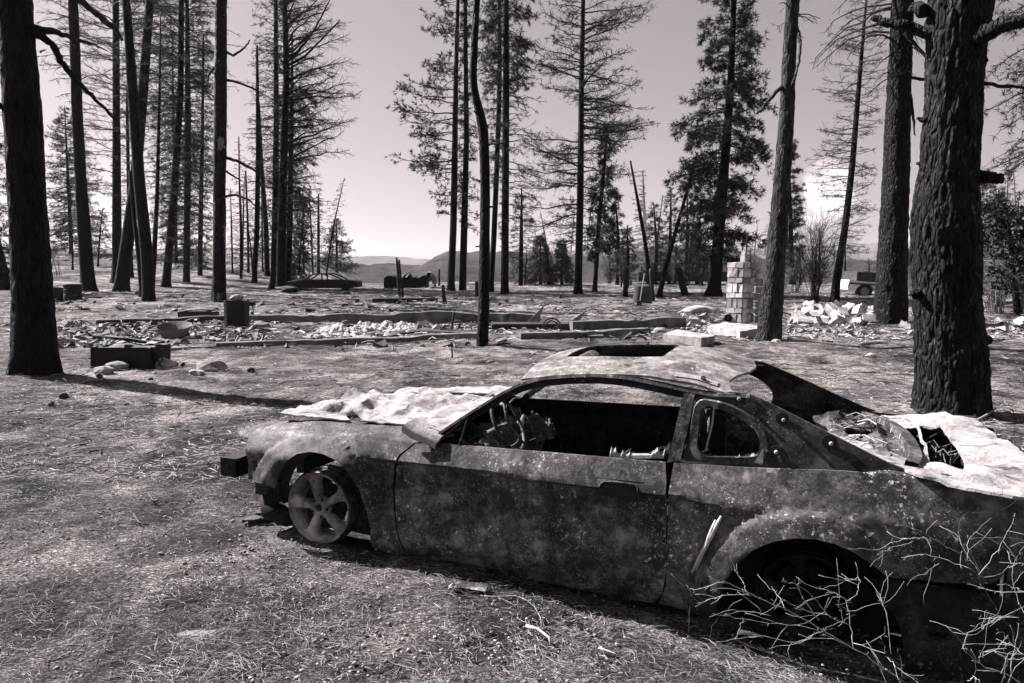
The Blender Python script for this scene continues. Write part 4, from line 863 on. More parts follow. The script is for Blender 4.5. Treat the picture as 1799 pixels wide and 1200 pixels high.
ce_ = onz(1503, 744, .76); mm = MB()
for r in (.07, .085, .10, .115): mm.tube([L(ce_[0]+r*math.cos(a), ce_[1]+r*1.15*math.sin(a), .762+.008*math.sin(a*3+r*90)) for a in np.linspace(0, 2*PI, 26)], .0035, 4)
for k in range(9): a = k*2*PI/9+.2; mm.tube([L(ce_[0], ce_[1], .757), L(ce_[0]+.12*math.cos(a), ce_[1]+.13*math.sin(a), .765)], .003, 4)
obj('speaker_ring', mm, M['rust'], sh)
mm = MB()
for k in range(26): p = RNG.uniform([1460, 728], [1590, 790]); q = onz(*p, .76); q = (q[0], min(q[1], -.36)); a = RNG.uniform(0, 6); l = RNG.uniform(.04, .13); mm.tube([L(q[0], q[1], .765), L(q[0]+l*.5*math.cos(a), q[1]+l*.5*math.sin(a), .785), L(q[0]+l*math.cos(a+.4), q[1]+l*math.sin(a+.4), .768)], .003, 4)
tag(obj('shelf_debris', mm, M['lip'], sh), kind='stuff')
# white burnt insulation over the boot
zt_ = .735
hole_b = [onz(*p, zt_) for p in [(1604, 748), (1650, 757), (1668, 775), (1692, 808), (1697, 832), (1660, 822), (1632, 815), (1628, 785)]]
trk = [onz(*p, zt_) for p in [(1548, 730), (1600, 734), (1660, 738), (1712, 744), (1750, 765), (1785, 795), (1812, 825), (1850, 858), (1780, 862), (1700, 848), (1610, 827), (1618, 812), (1625, 790), (1610, 762), (1590, 748)]]
def tfn(s, c):
    s = np.asarray(s, float); c = np.asarray(c, float)
    return s, c, zt_+.035*np.sin(np.clip((s-3.0)/.8, 0, 1)*PI)*np.clip((-c-.1)/.5, 0, 1)+.016*fbm(s*5, c*5, 0, 5, 12, .6)-.02*np.abs(vnoise(s*4, c*5, 1, 5))
tl = cpanel('boot_lid_insulation', trk, tfn, (0, 0, -.012), 'insul', holes=[hole_b], sp=.025, shade=60)
strip = [onz(*p, .755) for p in [(1452, 757), (1500, 772), (1555, 788), (1612, 811), (1640, 822), (1700, 838), (1800, 858), (1840, 868), (1780, 866), (1700, 851), (1600, 828), (1545, 808), (1480, 775)]]
cpanel('boot_edge_insulation', strip, lambda s, c: (s, c, .752+.006*fbm(s*8, c*8, 0, 4, 2)-.012*(s > 3.2)), (0, 0, -.012), 'insul', sp=.02)
mm = MB()
for k in range(30): p = RNG.uniform([1605, 755], [1670, 822]); q = onz(*p, .70); a = RNG.uniform(0, 6); l = RNG.uniform(.05, .2); mm.tube([L(q[0], q[1], .68), L(q[0]+l*.5*math.cos(a), q[1]+l*.5*math.sin(a), .72), L(q[0]+l*math.cos(a+.5), q[1]+l*math.sin(a+.5), .69)], .004, 4)
tag(obj('wire_tangle', mm, M['rust'], car), kind='stuff')
# hood: what is left is a crumpled pale sheet; windscreen: sagged onto the dash
hood = [(lambda q: (q[0], min(q[1], -.235)))(onz(*p, .745)) for p in [(452, 738), (480, 724), (530, 702), (575, 688), (620, 683), (655, 686), (700, 680), (740, 677), (800, 675), (880, 673), (905, 676), (870, 690), (820, 706), (770, 722), (735, 740), (690, 740), (600, 738), (520, 738)]]
hh = [[onz(*p, .745) for p in q] for q in ([(606, 716), (630, 712), (652, 722), (645, 733), (612, 733)],)]
def hfn(s, c):
    s = np.asarray(s, float); c = np.asarray(c, float); e = np.clip((-c-.22)/.3, 0, 1)*np.clip((c+1.55)/.25, 0, 1)
    r = 1-np.abs(vnoise(s*2.3+5, c*2.3, 0, 19))*1.6; r2 = np.abs(vnoise(s*6.1, c*4.3, 2, 20)); r3 = np.abs(vnoise(s*14, c*12, 3, 21))
    return s, c, .722+.06*e*np.clip(r, 0, 1)-.055*e*r2*1.3-.02*e*r3+.006*fbm(s*25, c*25, 0, 2, 23)
cpanel('bonnet_remains', hood, hfn, (0, 0, -.008), 'insul', holes=hh, sp=.022, shade=50)
ws = [(lambda q: (q[0], min(q[1], -.12)))(onz(*p, .75)) for p in [(702, 757), (722, 742), (745, 730), (790, 712), (840, 696), (890, 678), (925, 676), (905, 690), (870, 712), (830, 738), (790, 758), (768, 774), (735, 770)]]
def wfn(s, c):
    s = np.asarray(s, float); c = np.asarray(c, float)
    return s, c, .735+.05*np.clip((s-.62)/.4, 0, 1)+.022*fbm(s*5, c*5, 0, 5, 29, .6)+.015*np.abs(np.sin(s*16+c*3))
cpanel('sagged_windscreen', ws, wfn, (0, 0, -.010), 'melt', sp=.022, shade=50)
mm = MB(); V = []
for i, (x_, y_) in enumerate([(706, 752), (725, 765), (745, 772), (765, 782)]):
    a, b = onside(x_, y_, lambda s, z: -.06); V.append([L(a, -.06, b-.012), L(a+.01, -.045, b+.01), L(a+.03, -.08, b+.035+.004*i), L(a+.05, -.15, b+.045), L(a+.06, -.2, b+.03)])
mm.grid(np.array(V)); mm.grid(np.array(V)[::-1]-ZA*.01); obj('mirror_flap', mm, M['insul'], car, smooth=True)
# quarter light triangle in the door, window ledge debris
q1 = [onside(x_, y_, cg) for x_, y_ in [(768, 778), (822, 733), (831, 729), (808, 784)]]
for i, j in ((0, 1), (1, 3), (0, 3)): 
    mm = MB(); A_ = L(q1[i][0], float(cg(*q1[i])), q1[i][1]); B_ = L(q1[j][0], float(cg(*q1[j])), q1[j][1]); mm.tube([A_, (A_+B_)/2, B_], .008, 6); obj('quarter_light_frame', mm, M['rust'], dr, smooth=True)
for (x0, x1, y0, mat) in ((1072, 1168, 800, 'melt'), (1195, 1340, 811, 'melt')):
    mm = MB(); V = []
    for k in range(40):
        x_ = x0+(x1-x0)*k/39; a, b = onside(x_, y0, lambda s, z: -.12); h = max(0., float(fbm(k*.35, x0, 0, 3, 3)))*.045+.006
        V.append([L(a, -.105, b-.012), L(a+.003, -.108, b+h*.6), L(a, -.125, b+h), L(a-.004, -.155, b+h*.4), L(a, -.19, b-.02)])
    mm.grid(np.array(V))
    for k in range(7):
        x_ = x0+(x1-x0)*RNG.uniform(.05, .9); a, b = onside(x_, y0, lambda s, z: -.12); an = RNG.uniform(-.3, .9); l = RNG.uniform(.03, .10); w_ = RNG.uniform(.006, .018)
        P_ = np.array([L(a, -.12, b), L(a+l*.5, -.14, b+l*.5*math.sin(an)), L(a+l, -.15, b+l*math.sin(an)*.8)]); mm.add(np.concatenate([P_, P_+UA*.3*w_+ZA*w_]), [(0, 1, 4, 3), (1, 2, 5, 4), (3, 4, 1, 0)])
    tag(obj('ledge_debris', mm, M[mat], car), kind='stuff')
pl_ = onside(1337, 805, cg); mm = MB(); mm.add(np.array([L(pl_[0]-.03, -.10, pl_[1]-.02), L(pl_[0]+.012, -.10, pl_[1]-.02), L(pl_[0]+.01, -.11, pl_[1]+.05), L(pl_[0]-.01, -.13, pl_[1]-.02)]), [(0, 1, 2), (1, 3, 2), (3, 0, 2), (0, 3, 1)]); obj('window_clip', mm, M['lip'], car)
# inside: dash, steering wheel, seats, belt
S__, C__ = np.meshgrid(np.linspace(.70, 1.06, 50), np.linspace(-.14, -1.5, 120), indexing='ij')
Zd = .60-.35*sst(S__, .93, 1.16)+.07*fbm(S__*5, C__*4, 0, 6, 91, .7)-.05*np.abs(vnoise(S__*9, C__*8, 0, 9))
mm = MB(); mm.grid(L(S__+.05*fbm(S__*6, C__*6, 3, 3, 17), C__, Zd)); obj('dashboard_remains', mm, M['rust'], car, smooth=True)
mm = MB(); lbox(mm, .72, .95, -.15, -1.5, .30, .52); obj('dashboard_core', mm, M['rustin'], car)
mm = MB()
for k in range(30):
    s_ = RNG.uniform(.85, 1.1); c_ = -RNG.uniform(.15, 1.2); z_ = RNG.uniform(.35, .66); q = L(s_, c_, z_); P_ = [q]
    for _ in range(4): d_w = RNG.normal(0, .02, 3) if len(P_) < 2 else d_w+RNG.normal(0, .012, 3); q = q+d_w; P_.append(q)
    mm.tube(P_, RNG.uniform(.002, .005), 4)
tag(obj('wire_tangle', mm, M['rust'], car), kind='stuff')
sc_, sz_ = onside(893, 745, lambda s, z: -.42); cen = L(sc_, -.42, sz_); t1 = NA; t2 = (ZA*.88-UA*.47); mm = MB()
mm.tube([cen+.165*(t1*math.cos(a)+t2*math.sin(a)) for a in np.linspace(0, 2*PI, 30)], .010, 7, cap=False)
for a in (.1, 2.1, 4.2): mm.tube([cen, cen+.165*(t1*math.cos(a)+t2*math.sin(a))], .008, 5)
mm.tube([cen, cen-(UA*.88+ZA*.47)*.3], .02, 7); obj('steering_wheel', mm, M['rust'], car, smooth=True)
for c0 in (-.42, -1.22):
    mm = MB()
    for dc in (-.2, .2): mm.tube([L(1.35, c0+dc, .12), L(1.85, c0+dc, .12), L(1.98, c0+dc*.9, .45), L(2.08, c0+dc*.7, .72)], .014, 6)
    for f in np.linspace(0, 1, 9): mm.tube([L(1.87+.2*f, c0-.19, .2+.48*f), L(1.89+.2*f, c0+.19, .2+.48*f)], .006, 4)
    for f in np.linspace(0, 1, 7): mm.tube([L(1.4+.42*f, c0-.19, .13), L(1.4+.42*f, c0+.19, .13)], .006, 4)
    lbox(mm, 1.84, 1.90, c0-.2, c0+.2, .12, .5); obj('seat_frame', mm, M['rustin'], car)
mm = MB(); a0 = onside(1253, 713, cg); b0 = onside(1236, 800, cg); mm.tube([L(a0[0], float(cg(*a0))-.05, a0[1]), L((a0[0]+b0[0])/2+.012, -.2, (a0[1]+b0[1])/2+.02), L(b0[0], -.2, b0[1])], .005, 5); obj('seat_belt_wire', mm, M['lip'], car)
mm = MB(); lbox(mm, 2.2, 2.28, -.3, -.34, .1, .9); mm.tube([L(2.15, -.24, .95), L(2.22, -.28, .6), L(2.2, -.3, .3)], .02, 6); lbox(mm, 2.55, 2.62, -.45, -1.2, .45, .72); obj('rear_trim_frame', mm, M['rustin'], car)

# ---------------------------------------------------------------- burnt house foundation and chimney
def wallrun(name, label, cat, pts, h, th, mat='concrete', group=None, rough=.03, seg=.10, topmat=None):
    P = np.array([at(a, b)[:2] for a, b in pts]); d = np.linalg.norm(np.diff(P, axis=0), axis=1); s = np.concatenate([[0], np.cumsum(d)])
    n = max(4, int(s[-1]/seg)); tt = np.linspace(0, s[-1], n); Q = np.stack([np.interp(tt, s, P[:, i]) for i in range(2)], 1)
    t = np.gradient(Q, axis=0); t /= np.linalg.norm(t, axis=1)[:, None]; nn = np.stack([-t[:, 1], t[:, 0]], 1)
    z0 = land(Q[:, 0], Q[:, 1]); V = []
    for i in range(n):
        j = rough*vnoise(tt[i]*3, 0, 3, 4); hh = h*(1+.22*float(vnoise(tt[i]*1.1, 4, 0, 9))+.08*float(vnoise(tt[i]*4, 2, 0, 9))) ; row = []
        for e, z in ((0, -.15), (0, hh*.5), (0, hh-.012), (.012, hh), (th*.5, hh+.006*float(vnoise(tt[i]*6, 0, 0, 2))), (th-.012, hh), (th, hh-.012), (th, -.15)):
            q = Q[i]+nn[i]*(e+float(j)*(1 if e < th/2 else -1)); row.append([q[0], q[1], z0[i]+z])
        V.append(row)
    V = np.array(V); mm = MB(); mm.grid(V); mm.add(V[0], [tuple(range(8))[::-1]]); mm.add(V[-1], [tuple(range(8))])
    o = obj(name, mm, M[mat], None, smooth=True, sharp=30); return tag(o, label, cat, group)
wallrun('foundation_wall', 'low concrete foundation wall with shaded face behind the white ash heap', 'wall', [(437, 569), (560, 569), (700, 567), (800, 567), (838, 566), (900, 568), (950, 567)], .27, .2)
wallrun('foundation_wall', 'low concrete foundation wall running along the near side of the white ash heap', 'wall', [(380, 612), (520, 607), (640, 603), (760, 598), (838, 597)], .12, .18)
wallrun('foundation_wall', 'pale-topped foundation wall with a long face, ending at the broken corner by the chimney', 'wall', [(1006, 582), (1080, 580), (1150, 577), (1206, 575)], .27, .2)
wallrun('foundation_wall', 'low foundation kerb with bright top just beyond the car roof', 'wall', [(915, 597), (1000, 596), (1080, 592), (1142, 586)], .16, .22)
wallrun('charred_beam', 'long charred beam lying behind the rubble between the big tree and the barrel post', 'beam', [(170, 570), (280, 568), (400, 563)], .14, .3, mat='charwood')
wallrun('charred_beam', 'long charred timber lying in front of the burnt shelves left of the bent trunk', 'beam', [(695, 592), (740, 588), (838, 590)], .10, .5, mat='charwood')
wallrun('fallen_timber', 'thin pale timber lying on the ground right of the metal box', 'timber', [(290, 616), (340, 613), (440, 610)], .05, .07, mat='greywood')
def slabq(name, label, px4, h, mat):
    P = [at(a, b) for a, b in px4]; z = max(landf(p[0], p[1]) for p in P); mm = MB()
    N_ = 10; V = np.array([[(P[0]*(1-u)+P[1]*u)*(1-v)+(P[3]*(1-u)+P[2]*u)*v for u in np.linspace(0, 1, N_)] for v in np.linspace(0, 1, N_)])
    top = V.copy(); top[..., 2] = z+h+.010*fbm(V[..., 0]*5, V[..., 1]*5, 0, 3, 3); bot = V.copy(); bot[..., 2] = z-.15
    mm.grid(top)
    for e in (lambda A: A[0], lambda A: A[:, -1], lambda A: A[-1][::-1], lambda A: A[::-1, 0]):
        a, b = e(top), e(bot); a = a.copy(); mm.grid(np.stack([b, a], 1))
    return tag(obj(name, mm, M[mat], None), label, 'slab')
slabq('concrete_slab', 'thick pale concrete step lying askew between the car roof and the chimney', [(1165, 598), (1232, 607), (1256, 602), (1190, 590)], .13, 'paleconcrete')
slabq('hearth_slab', 'pale concrete hearth slab carrying the brick chimney', [(1243, 582), (1300, 593), (1345, 586), (1290, 571)], .13, 'paleconcrete')
# chimney: courses of upright blocks round a mortar core
base = at(1303, 578); zc0 = base[2]+.16; d_ = math.radians(-50)
ux = np.array([math.cos(d_), math.sin(d_), 0]); uy = np.array([-ux[1], ux[0], 0])
chim = thing('brick_chimney', 'free-standing chimney of pale upright blocks with a round flue hole, left after the fire', 'chimney', base)
bx0 = base+np.array([0, .18, 0]); mm = MB()
W_, D_, HC = .46, .44, 1.58
mm.box((bx0[0], bx0[1], zc0+HC/2-.02), (W_-.06, D_-.06, HC), rz=d_); obj('mortar_core', mm, M['mortar'], chim)
def block(parent, c, size, rz, mat, name='brick', rx=0., ry=0.):
    mm = MB(); mm.box((0, 0, 0), size, jit=.012)
    me_o = obj(name, mm, M[mat], None, origin=(0, 0, 0)); me_o.location = tuple(np.array(c)-(root_loc(parent) if parent else 0)); me_o.rotation_euler = (rx, ry, rz)
    if parent: me_o.parent = parent
    return me_o
hs_ = [.24, .14]*4; hs_ = [h*HC/sum(hs_) for h in hs_]; zr_ = 0
for r_ in range(8):
    tall = r_ % 2 == 0; rh = hs_[r_]; zr_ += rh
    for side in range(4):
        cnt = 3 if tall else 2
        for k in range(cnt):
            u = (k+.5)/cnt-.5
            if r_ == 0 and side == 0 and k == 0: continue
            half = (W_/2+.0)
            if side == 0: c = bx0+ux*u*W_-uy*(D_/2)
            elif side == 1: c = bx0+ux*(W_/2)+uy*u*D_
            elif side == 2: c = bx0+ux*u*W_+uy*(D_/2)
            else: c = bx0-ux*(W_/2)+uy*u*D_
            rz = d_+(0 if side in (0, 2) else PI/2)+RNG.normal(0, .03)
            wq = W_/cnt-.022
            block(chim, (c[0], c[1], zc0+zr_-rh*.5+RNG.normal(0, .004)), (wq-RNG.uniform(0, .012), .06+RNG.uniform(0, .05), rh-.026), rz, 'block' if RNG.uniform() < .62 else 'blockdark', ry=RNG.normal(0, .02))
for dx, hgt in ((.18, .18),):
    c = bx0+ux*dx-uy*.16; block(chim, (c[0], c[1], zc0+HC+hgt/2), (.13, .12, hgt), d_, 'block')
    block(chim, (c[0], c[1], zc0+HC+hgt+.06), (.10, .10, .10), d_, 'block')
mm = MB(); q = bx0-ux*.14-uy*(D_/2+.03); q[2] = zc0+.12; mm.tube([q+uy*.05, q-uy*.10], [.10, .10], 16, cap=False); mm.tube([q+uy*.06, q+uy*.05], .098, 16); obj('flue_pipe', mm, M['black'], chim)
mm = MB(); q = bx0+ux*.17-uy*.05; q[2] = zc0+HC; mm.tube([q, q+ZA*.75], .018, 6); obj('iron_rod', mm, M['black'], chim)
# lower, darker rear half of the stack
rh = .19
for r_ in range(6):
    for k in range(2):
        c = bx0+ux*(W_/2+.16+k*.17)+uy*.28; 
        if r_ > 5-k*2: continue
        block(chim, (c[0], c[1], zc0+(r_+.5)*rh), (.15, .16, rh-.02), d_, 'blockdark')

# ---------------------------------------------------------------- rubble: blocks one can tell apart, chips one cannot
def pile(name, label, cat, spots, smin, smax, mats, sub='block', flat=.7):
    c0 = at(*spots[0][:2]); t = thing(name, label, cat, at(*np.mean([s_[:2] for s_ in spots], 0)))
    for (px, py, sz, lift) in spots:
        p = at(px, py); m = p[1]/F; s_ = sz*m
        mm = MB(); mm.box((0, 0, 0), (s_*RNG.uniform(.8, 1.3), s_*RNG.uniform(.45, .9), s_*RNG.uniform(.35, .8)), jit=s_*.09)
        o = obj(sub, mm, M[mats[int(RNG.uniform(0, len(mats)))]], None, origin=(0, 0, 0)); o.parent = t
        o.location = tuple(p+np.array([0, 0, s_*.25+lift*m])-root_loc(t)); o.rotation_euler = tuple(RNG.uniform(-.7, .7, 2))+(RNG.uniform(0, 3),)
    return t
sp = []
for k in range(62):
    x_ = 1398+(k*3.1) % 142; y_ = RNG.uniform(546, 574); top_ = RNG.uniform(0, 9)*(1-abs(x_-1470)/110)*(1 if y_ < 562 else .2); sp.append((x_, y_, RNG.uniform(13, 25), max(top_, 0)))
pile('rubble_pile', 'heap of big pale toppled masonry blocks between the brown trunk and tall straight trunk', 'rubble', sp, 0, 0, ['block', 'block', 'palestone'])
sp = [(RNG.uniform(1385, 1500), RNG.uniform(565, 588), RNG.uniform(5, 11), 0) for k in range(60)]
pile('rubble_scatter', 'scatter of smaller pale blocks spilling in front of the masonry heap', 'rubble', sp, 0, 0, ['block', 'palestone', 'stone'])
sp = [(RNG.uniform(1203, 1246), RNG.uniform(558, 580), RNG.uniform(7, 13), RNG.uniform(0, 7)) for k in range(18)]
pile('rubble_corner', 'broken masonry at the foundation corner just left of the hearth slab', 'rubble', sp, 0, 0, ['stone', 'palestone', 'blockdark'])
sp = [(RNG.uniform(735, 800), RNG.uniform(573, 583), RNG.uniform(7, 14), RNG.uniform(0, 4)) for k in range(18)]
pile('rubble_heap', 'small heap of rounded stones and blocks behind the dark timber left of the bent trunk', 'rubble', sp, 0, 0, ['stone', 'palestone', 'concrete'])
sp = [(RNG.uniform(1590, 1640) if k % 3 else RNG.uniform(1735, 1799), RNG.uniform(568, 590), RNG.uniform(8, 16), 0) for k in range(26)]
pile('rubble_row', 'row of pale broken slabs and stones passing behind the massive tree', 'rubble', sp, 0, 0, ['block', 'palestone', 'stone'])
sp = [(RNG.uniform(96, 330), RNG.uniform(572, 612), RNG.uniform(6, 14), 0) for k in range(130)]
pile('rubble_field', 'field of broken grey and pale masonry behind the open metal box', 'rubble', sp, 0, 0, ['stone', 'stone', 'palestone', 'concrete', 'rustfar'])
sp = [(RNG.uniform(330, 470), RNG.uniform(576, 604), RNG.uniform(5, 13), 0) for k in range(60)]
pile('rubble_strip', 'stones and broken bricks lying round the foot of the square post', 'rubble', sp, 0, 0, ['stone', 'stone', 'palestone', 'concrete'])
def chips(name, label, regions, smin, smax, mat, group=None):
    V = []; T = []; n0 = 0; v, f = ICO[1]; f = np.array(f)
    for (x0, x1, y0, y1, n) in regions:
        for p in at_many(RNG.uniform(x0, x1, n), RNG.uniform(y0, y1, n)):
            s_ = RNG.uniform(smin, smax)
            q = v*(1+RNG.uniform(-.3, .3, (12, 1)))*s_*np.array([1, RNG.uniform(.5, 1), RNG.uniform(.35, .7)]); a = RNG.uniform(0, 6)
            q = q@np.array([[math.cos(a), math.sin(a), 0], [-math.sin(a), math.cos(a), 0], [0, 0, 1]])
            V.append(q+p+np.array([0, 0, s_*.15])); T.append(f+n0); n0 += 12
    o = meshq(name, np.concatenate(V), np.concatenate(T), M[mat]); return tag(o, label, None, group, 'stuff')
chips('rubble', 'small pale masonry crumbs', [(96, 470, 568, 612, 1300), (1385, 1540, 560, 592, 500), (1195, 1250, 560, 590, 120), (1590, 1799, 566, 590, 160), (720, 830, 570, 588, 120)], .015, .06, 'palestone')
chips('rubble', 'small dark masonry crumbs', [(96, 470, 568, 612, 900), (1385, 1540, 560, 592, 260), (400, 850, 520, 560, 300), (860, 1200, 520, 560, 250)], .015, .06, 'stone')
chips('pebbles', 'small stones strewn over the needle litter', [(0, 700, 680, 1200, 900), (700, 1799, 1000, 1200, 420), (0, 900, 620, 720, 400), (1330, 1799, 590, 720, 300), (420, 620, 860, 1000, 120)], .004, .014, 'stone')
chips('pebbles', 'tiny pale chips strewn over the needle litter', [(0, 700, 700, 1200, 700), (700, 1500, 1030, 1200, 260), (1330, 1799, 600, 720, 120), (860, 1250, 530, 600, 200)], .003, .010, 'palestone')
# white ash heap
a0 = at(610, 590); mm = MB(); q0 = at(498, 596); q1 = at(735, 592); q2 = at(600, 571)
X_, Y_ = np.meshgrid(np.linspace(q0[0]-.5, q1[0]+.4, 220), np.linspace(q0[1]-.3, q2[1]+.3, 90), indexing='ij')
u = (X_-q0[0])/(q1[0]-q0[0]); v_ = (Y_-q0[1])/(q2[1]-q0[1]); env = sst(u, 0, .2)*(1-sst(u, .85, 1.02))*sst(v_, 0, .3)*(1-sst(v_, .8, 1))
Zs = land(X_, Y_)-.04+env*(.09+.10*fbm(X_*1.9, Y_*1.9, 0, 6, 55, .7))+.03*fbm(X_*9, Y_*9, 0, 3, 6)*env
mm.grid(np.stack([X_, Y_, Zs], -1)); tag(obj('ash_heap', mm, M['ash'], None, smooth=True), 'low lumpy heap of white ash inside the foundation', 'ash heap')
a0 = at(1228, 548); mm = MB(); mm.rock(a0, .55, (1.5, .8, .38), 5, 3); tag(obj('ash_mound', mm, M['palestone'], None, smooth=True), 'small pale earth mound left of the chimney', 'mound')

def clutter(name, label, regions, mat):
    mm = MB()
    for (x0, x1, y0, y1, n, sz) in regions:
        for p in at_many(RNG.uniform(x0, x1, n), RNG.uniform(y0, y1, n)):
            k = RNG.uniform(); s_ = sz*RNG.uniform(.5, 1.6)
            if k < .55:
                a = RNG.uniform(0, 6); d = np.array([math.cos(a), math.sin(a), RNG.normal(0, .18)])*s_*1.3; mm.tube([p+ZA*.03, p+d*.5+ZA*(.04+RNG.uniform(0, .05)), p+d+ZA*.03], s_*RNG.uniform(.03, .09), 4)
            else: mm.box(p+ZA*s_*.08, (s_*RNG.uniform(.3, .9), s_*RNG.uniform(.2, .5), s_*RNG.uniform(.02, .3)), rz=RNG.uniform(0, 3), rx=RNG.normal(0, .4), ry=RNG.normal(0, .3), jit=s_*.06)
    return tag(obj(name, mm, M[mat], None), label, None, None, 'stuff')
clutter('debris', 'charred splinters and scraps', [(96, 470, 566, 612, 260, .22), (440, 900, 545, 612, 170, .22), (840, 1200, 560, 600, 90, .22), (60, 860, 515, 548, 120, .35), (860, 1240, 520, 560, 70, .25), (1380, 1560, 552, 590, 90, .2), (1590, 1799, 560, 600, 50, .2)], 'charwood')
clutter('debris', 'bent grey scraps of sheet and timber', [(96, 470, 566, 612, 110, .22), (440, 900, 560, 612, 60, .2), (1380, 1560, 555, 590, 50, .2)], 'rimfar')
# open metal box in the left middle
def wbox(m, c, s, rz, th=.02, rx=0.):
    """an open-topped box"""
    X_, Y_, Z_ = s; R = Matrix.Rotation(rz, 3, 'Z')
    for (o_, d_) in (((-X_/2, 0, Z_/2), (th, Y_, Z_)), ((X_/2, 0, Z_/2), (th, Y_, Z_)), ((0, -Y_/2, Z_/2), (X_-th-.004, th, Z_)), ((0, Y_/2, Z_/2), (X_-th-.004, th, Z_)), ((0, 0, th/2), (X_-.05, Y_-.05, th))):
        m.box(np.array(c)+np.array(R @ Vector(o_)), d_, rz=rz, jit=.022)
bp_ = at(216, 648); t = thing('metal_box', 'black burnt open metal box holding crumpled pale sheet, by the big tree', 'box', bp_)
mm = MB(); wbox(mm, bp_+np.array([0, .3, -.03]), (.98, .62, .36), -.10); obj('box_shell', mm, M['black'], t)
V = np.array([[bp_+np.array([-.44+.86*u, .02+.52*v, .30+.05*v+.05*float(vnoise(u*5, v*4, 0, 3))-.03*u]) for u in np.linspace(0, 1, 14)] for v in np.linspace(0, 1, 8)]); mm = MB(); mm.grid(V); obj('crumpled_liner', mm, M['rustfar'], t, smooth=True)
for x_, w_ in ((-.22, .16), (.27, .22)):
    mm = MB(); V = np.array([[bp_+np.array([x_+w_*u, .08+.36*v, .375+.03*v+.03*float(vnoise(u*3+x_, v*3, 0, 7))]) for u in np.linspace(0, 1, 6)] for v in np.linspace(0, 1, 6)]); mm.grid(V); obj('pale_sheet', mm, M['melt'], t, smooth=True)
mm = MB(); mm.tube([bp_+np.array(q) for q in ((-.55, .55, .46), (-.2, .56, .42), (.2, .55, .36), (.45, .5, .38))], [.03, .035, .03, .02], 7); obj('lid_bar', mm, M['black'], t, smooth=True)
for q in ([(.46, .0, .34), (.55, -.02, .22), (.62, -.05, .08), (.72, -.1, .0)], [(.5, .1, .36), (.62, .08, .28), (.64, .0, .14), (.58, -.02, .05)], [(-.48, .0, .35), (-.56, -.01, .38), (-.62, 0, .36)]):
    mm = MB(); mm.tube([bp_+np.array(p) for p in q], .010, 5); obj('bent_wire', mm, M['black'], t)
mm = MB(); mm.add([bp_+np.array(p) for p in ((.44, .05, .36), (.60, .0, .12), (.56, -.04, .30), (.47, .1, .1))], [(0, 1, 2), (0, 3, 1), (0, 2, 3), (1, 3, 2)]); obj('torn_corner', mm, M['rustfar'], t)
# basin
p = at(305, 596); mm = MB(); V = []
for i in range(25):
    a = i*2*PI/24; row = []
    for r, z in ((.0, .02), (.20, .02), (.30, .10), (.36, .26), (.385, .27), (.38, .25), (.31, .08), (.2, -.01), (0, -.01)): row.append([p[0]+r*math.cos(a), p[1]+r*math.sin(a)*.8, p[2]+z])
    V.append(row)
V = np.array(V); a = .45; V[..., 2], V[..., 1] = p[2]+(V[..., 2]-p[2])*math.cos(a)-(V[..., 1]-p[1])*math.sin(a)*-1*.6+.05, p[1]+(V[..., 1]-p[1])*math.cos(a)+(V[..., 2]-p[2])*.2
mm.grid(V); tag(obj('metal_basin', mm, M['concrete'], None, smooth=True, sharp=50), 'dented grey metal basin tipped among the rubble', 'basin')
# square post with a stone on it
p = at(417, 580); t = thing('square_post', 'burnt square metal cabinet standing upright left of the ash heap', 'cabinet', p)
mm = MB(); mm.box(p+np.array([0, .1, .36]), (.46, .4, .74), rz=.1, jit=.02); obj('cabinet_shell', mm, M['black'], t)
mm = MB(); mm.box(p+np.array([-.235, -.09, .36]), (.06, .05, .74), rz=.1); obj('pale_edge', mm, M['greywood'], t)
mm = MB(); mm.rock(p+np.array([0, .08, .80]), .15, (1.3, 1, .6), 3, 2); tag(obj('stone', mm, M['stone'], None), 'rounded stone lying on top of the burnt square cabinet', 'stone')
p = at(437, 566); t = thing('metal_stand', 'thin-legged burnt metal frame right beside the square cabinet', 'stand', p)
for dx in (-.14, .14):
    mm = MB(); mm.tube([p+np.array([dx, 0, 0]), p+np.array([dx, 0, .55])], .014, 5); obj('leg', mm, M['black'], t)
mm = MB(); mm.box(p+np.array([0, 0, .52]), (.36, .25, .12)); obj('tray', mm, M['black'], t)
p = at(345, 560); t = thing('charred_trunk_box', 'flat charred box with a domed lid on the ground left of the square cabinet', 'box', p)
mm = MB(); mm.box(p+np.array([0, .2, .10]), (1.05, .5, .2), rz=-.05, jit=.01); obj('box_body', mm, M['charwood'], t)
V = np.array([[p+np.array([-.55+1.1*u, -.08+.55*v, .23+.13*math.sin(PI*min(1, .25+.8*(1-u)))*math.sin(PI*(.15+.7*v))]) for u in np.linspace(0, 1, 10)] for v in np.linspace(0, 1, 6)]); mm = MB(); mm.grid(V); mm.grid(V[::-1]-ZA*.03); obj('lid', mm, M['charwood'], t, smooth=True)
# barrels and stumps by the trees on the left
def drum(px, py, r, h, label, tilt=0.):
    p = at(px, py); t = thing('burnt_drum', label, 'drum', p); mm = MB(); R = Matrix.Rotation(tilt, 3, 'Y')
    prof = [(r*.9, .03), (r, 0), (r, h*.33), (r*1.04, h*.34), (r, h*.36), (r, h*.66), (r*1.04, h*.67), (r, h*.69), (r, h), (r*1.03, h), (r*.96, h), (r*.96, h*.2), (0, h*.15)]
    mm.grid(np.array([[p+np.array(R @ Vector((rr*math.cos(a), rr*math.sin(a), z))) for rr, z in prof] for a in np.linspace(0, 2*PI, 21)])); obj('drum_shell', mm, M['black'], t, smooth=True, sharp=40)
    mm = MB(); mm.tube([p+np.array(R @ Vector((r*1.02*math.cos(a), r*1.02*math.sin(a), h))) for a in np.linspace(0, 2*PI, 21)], .02, 5); obj('drum_rim', mm, M['rustfar'], t)
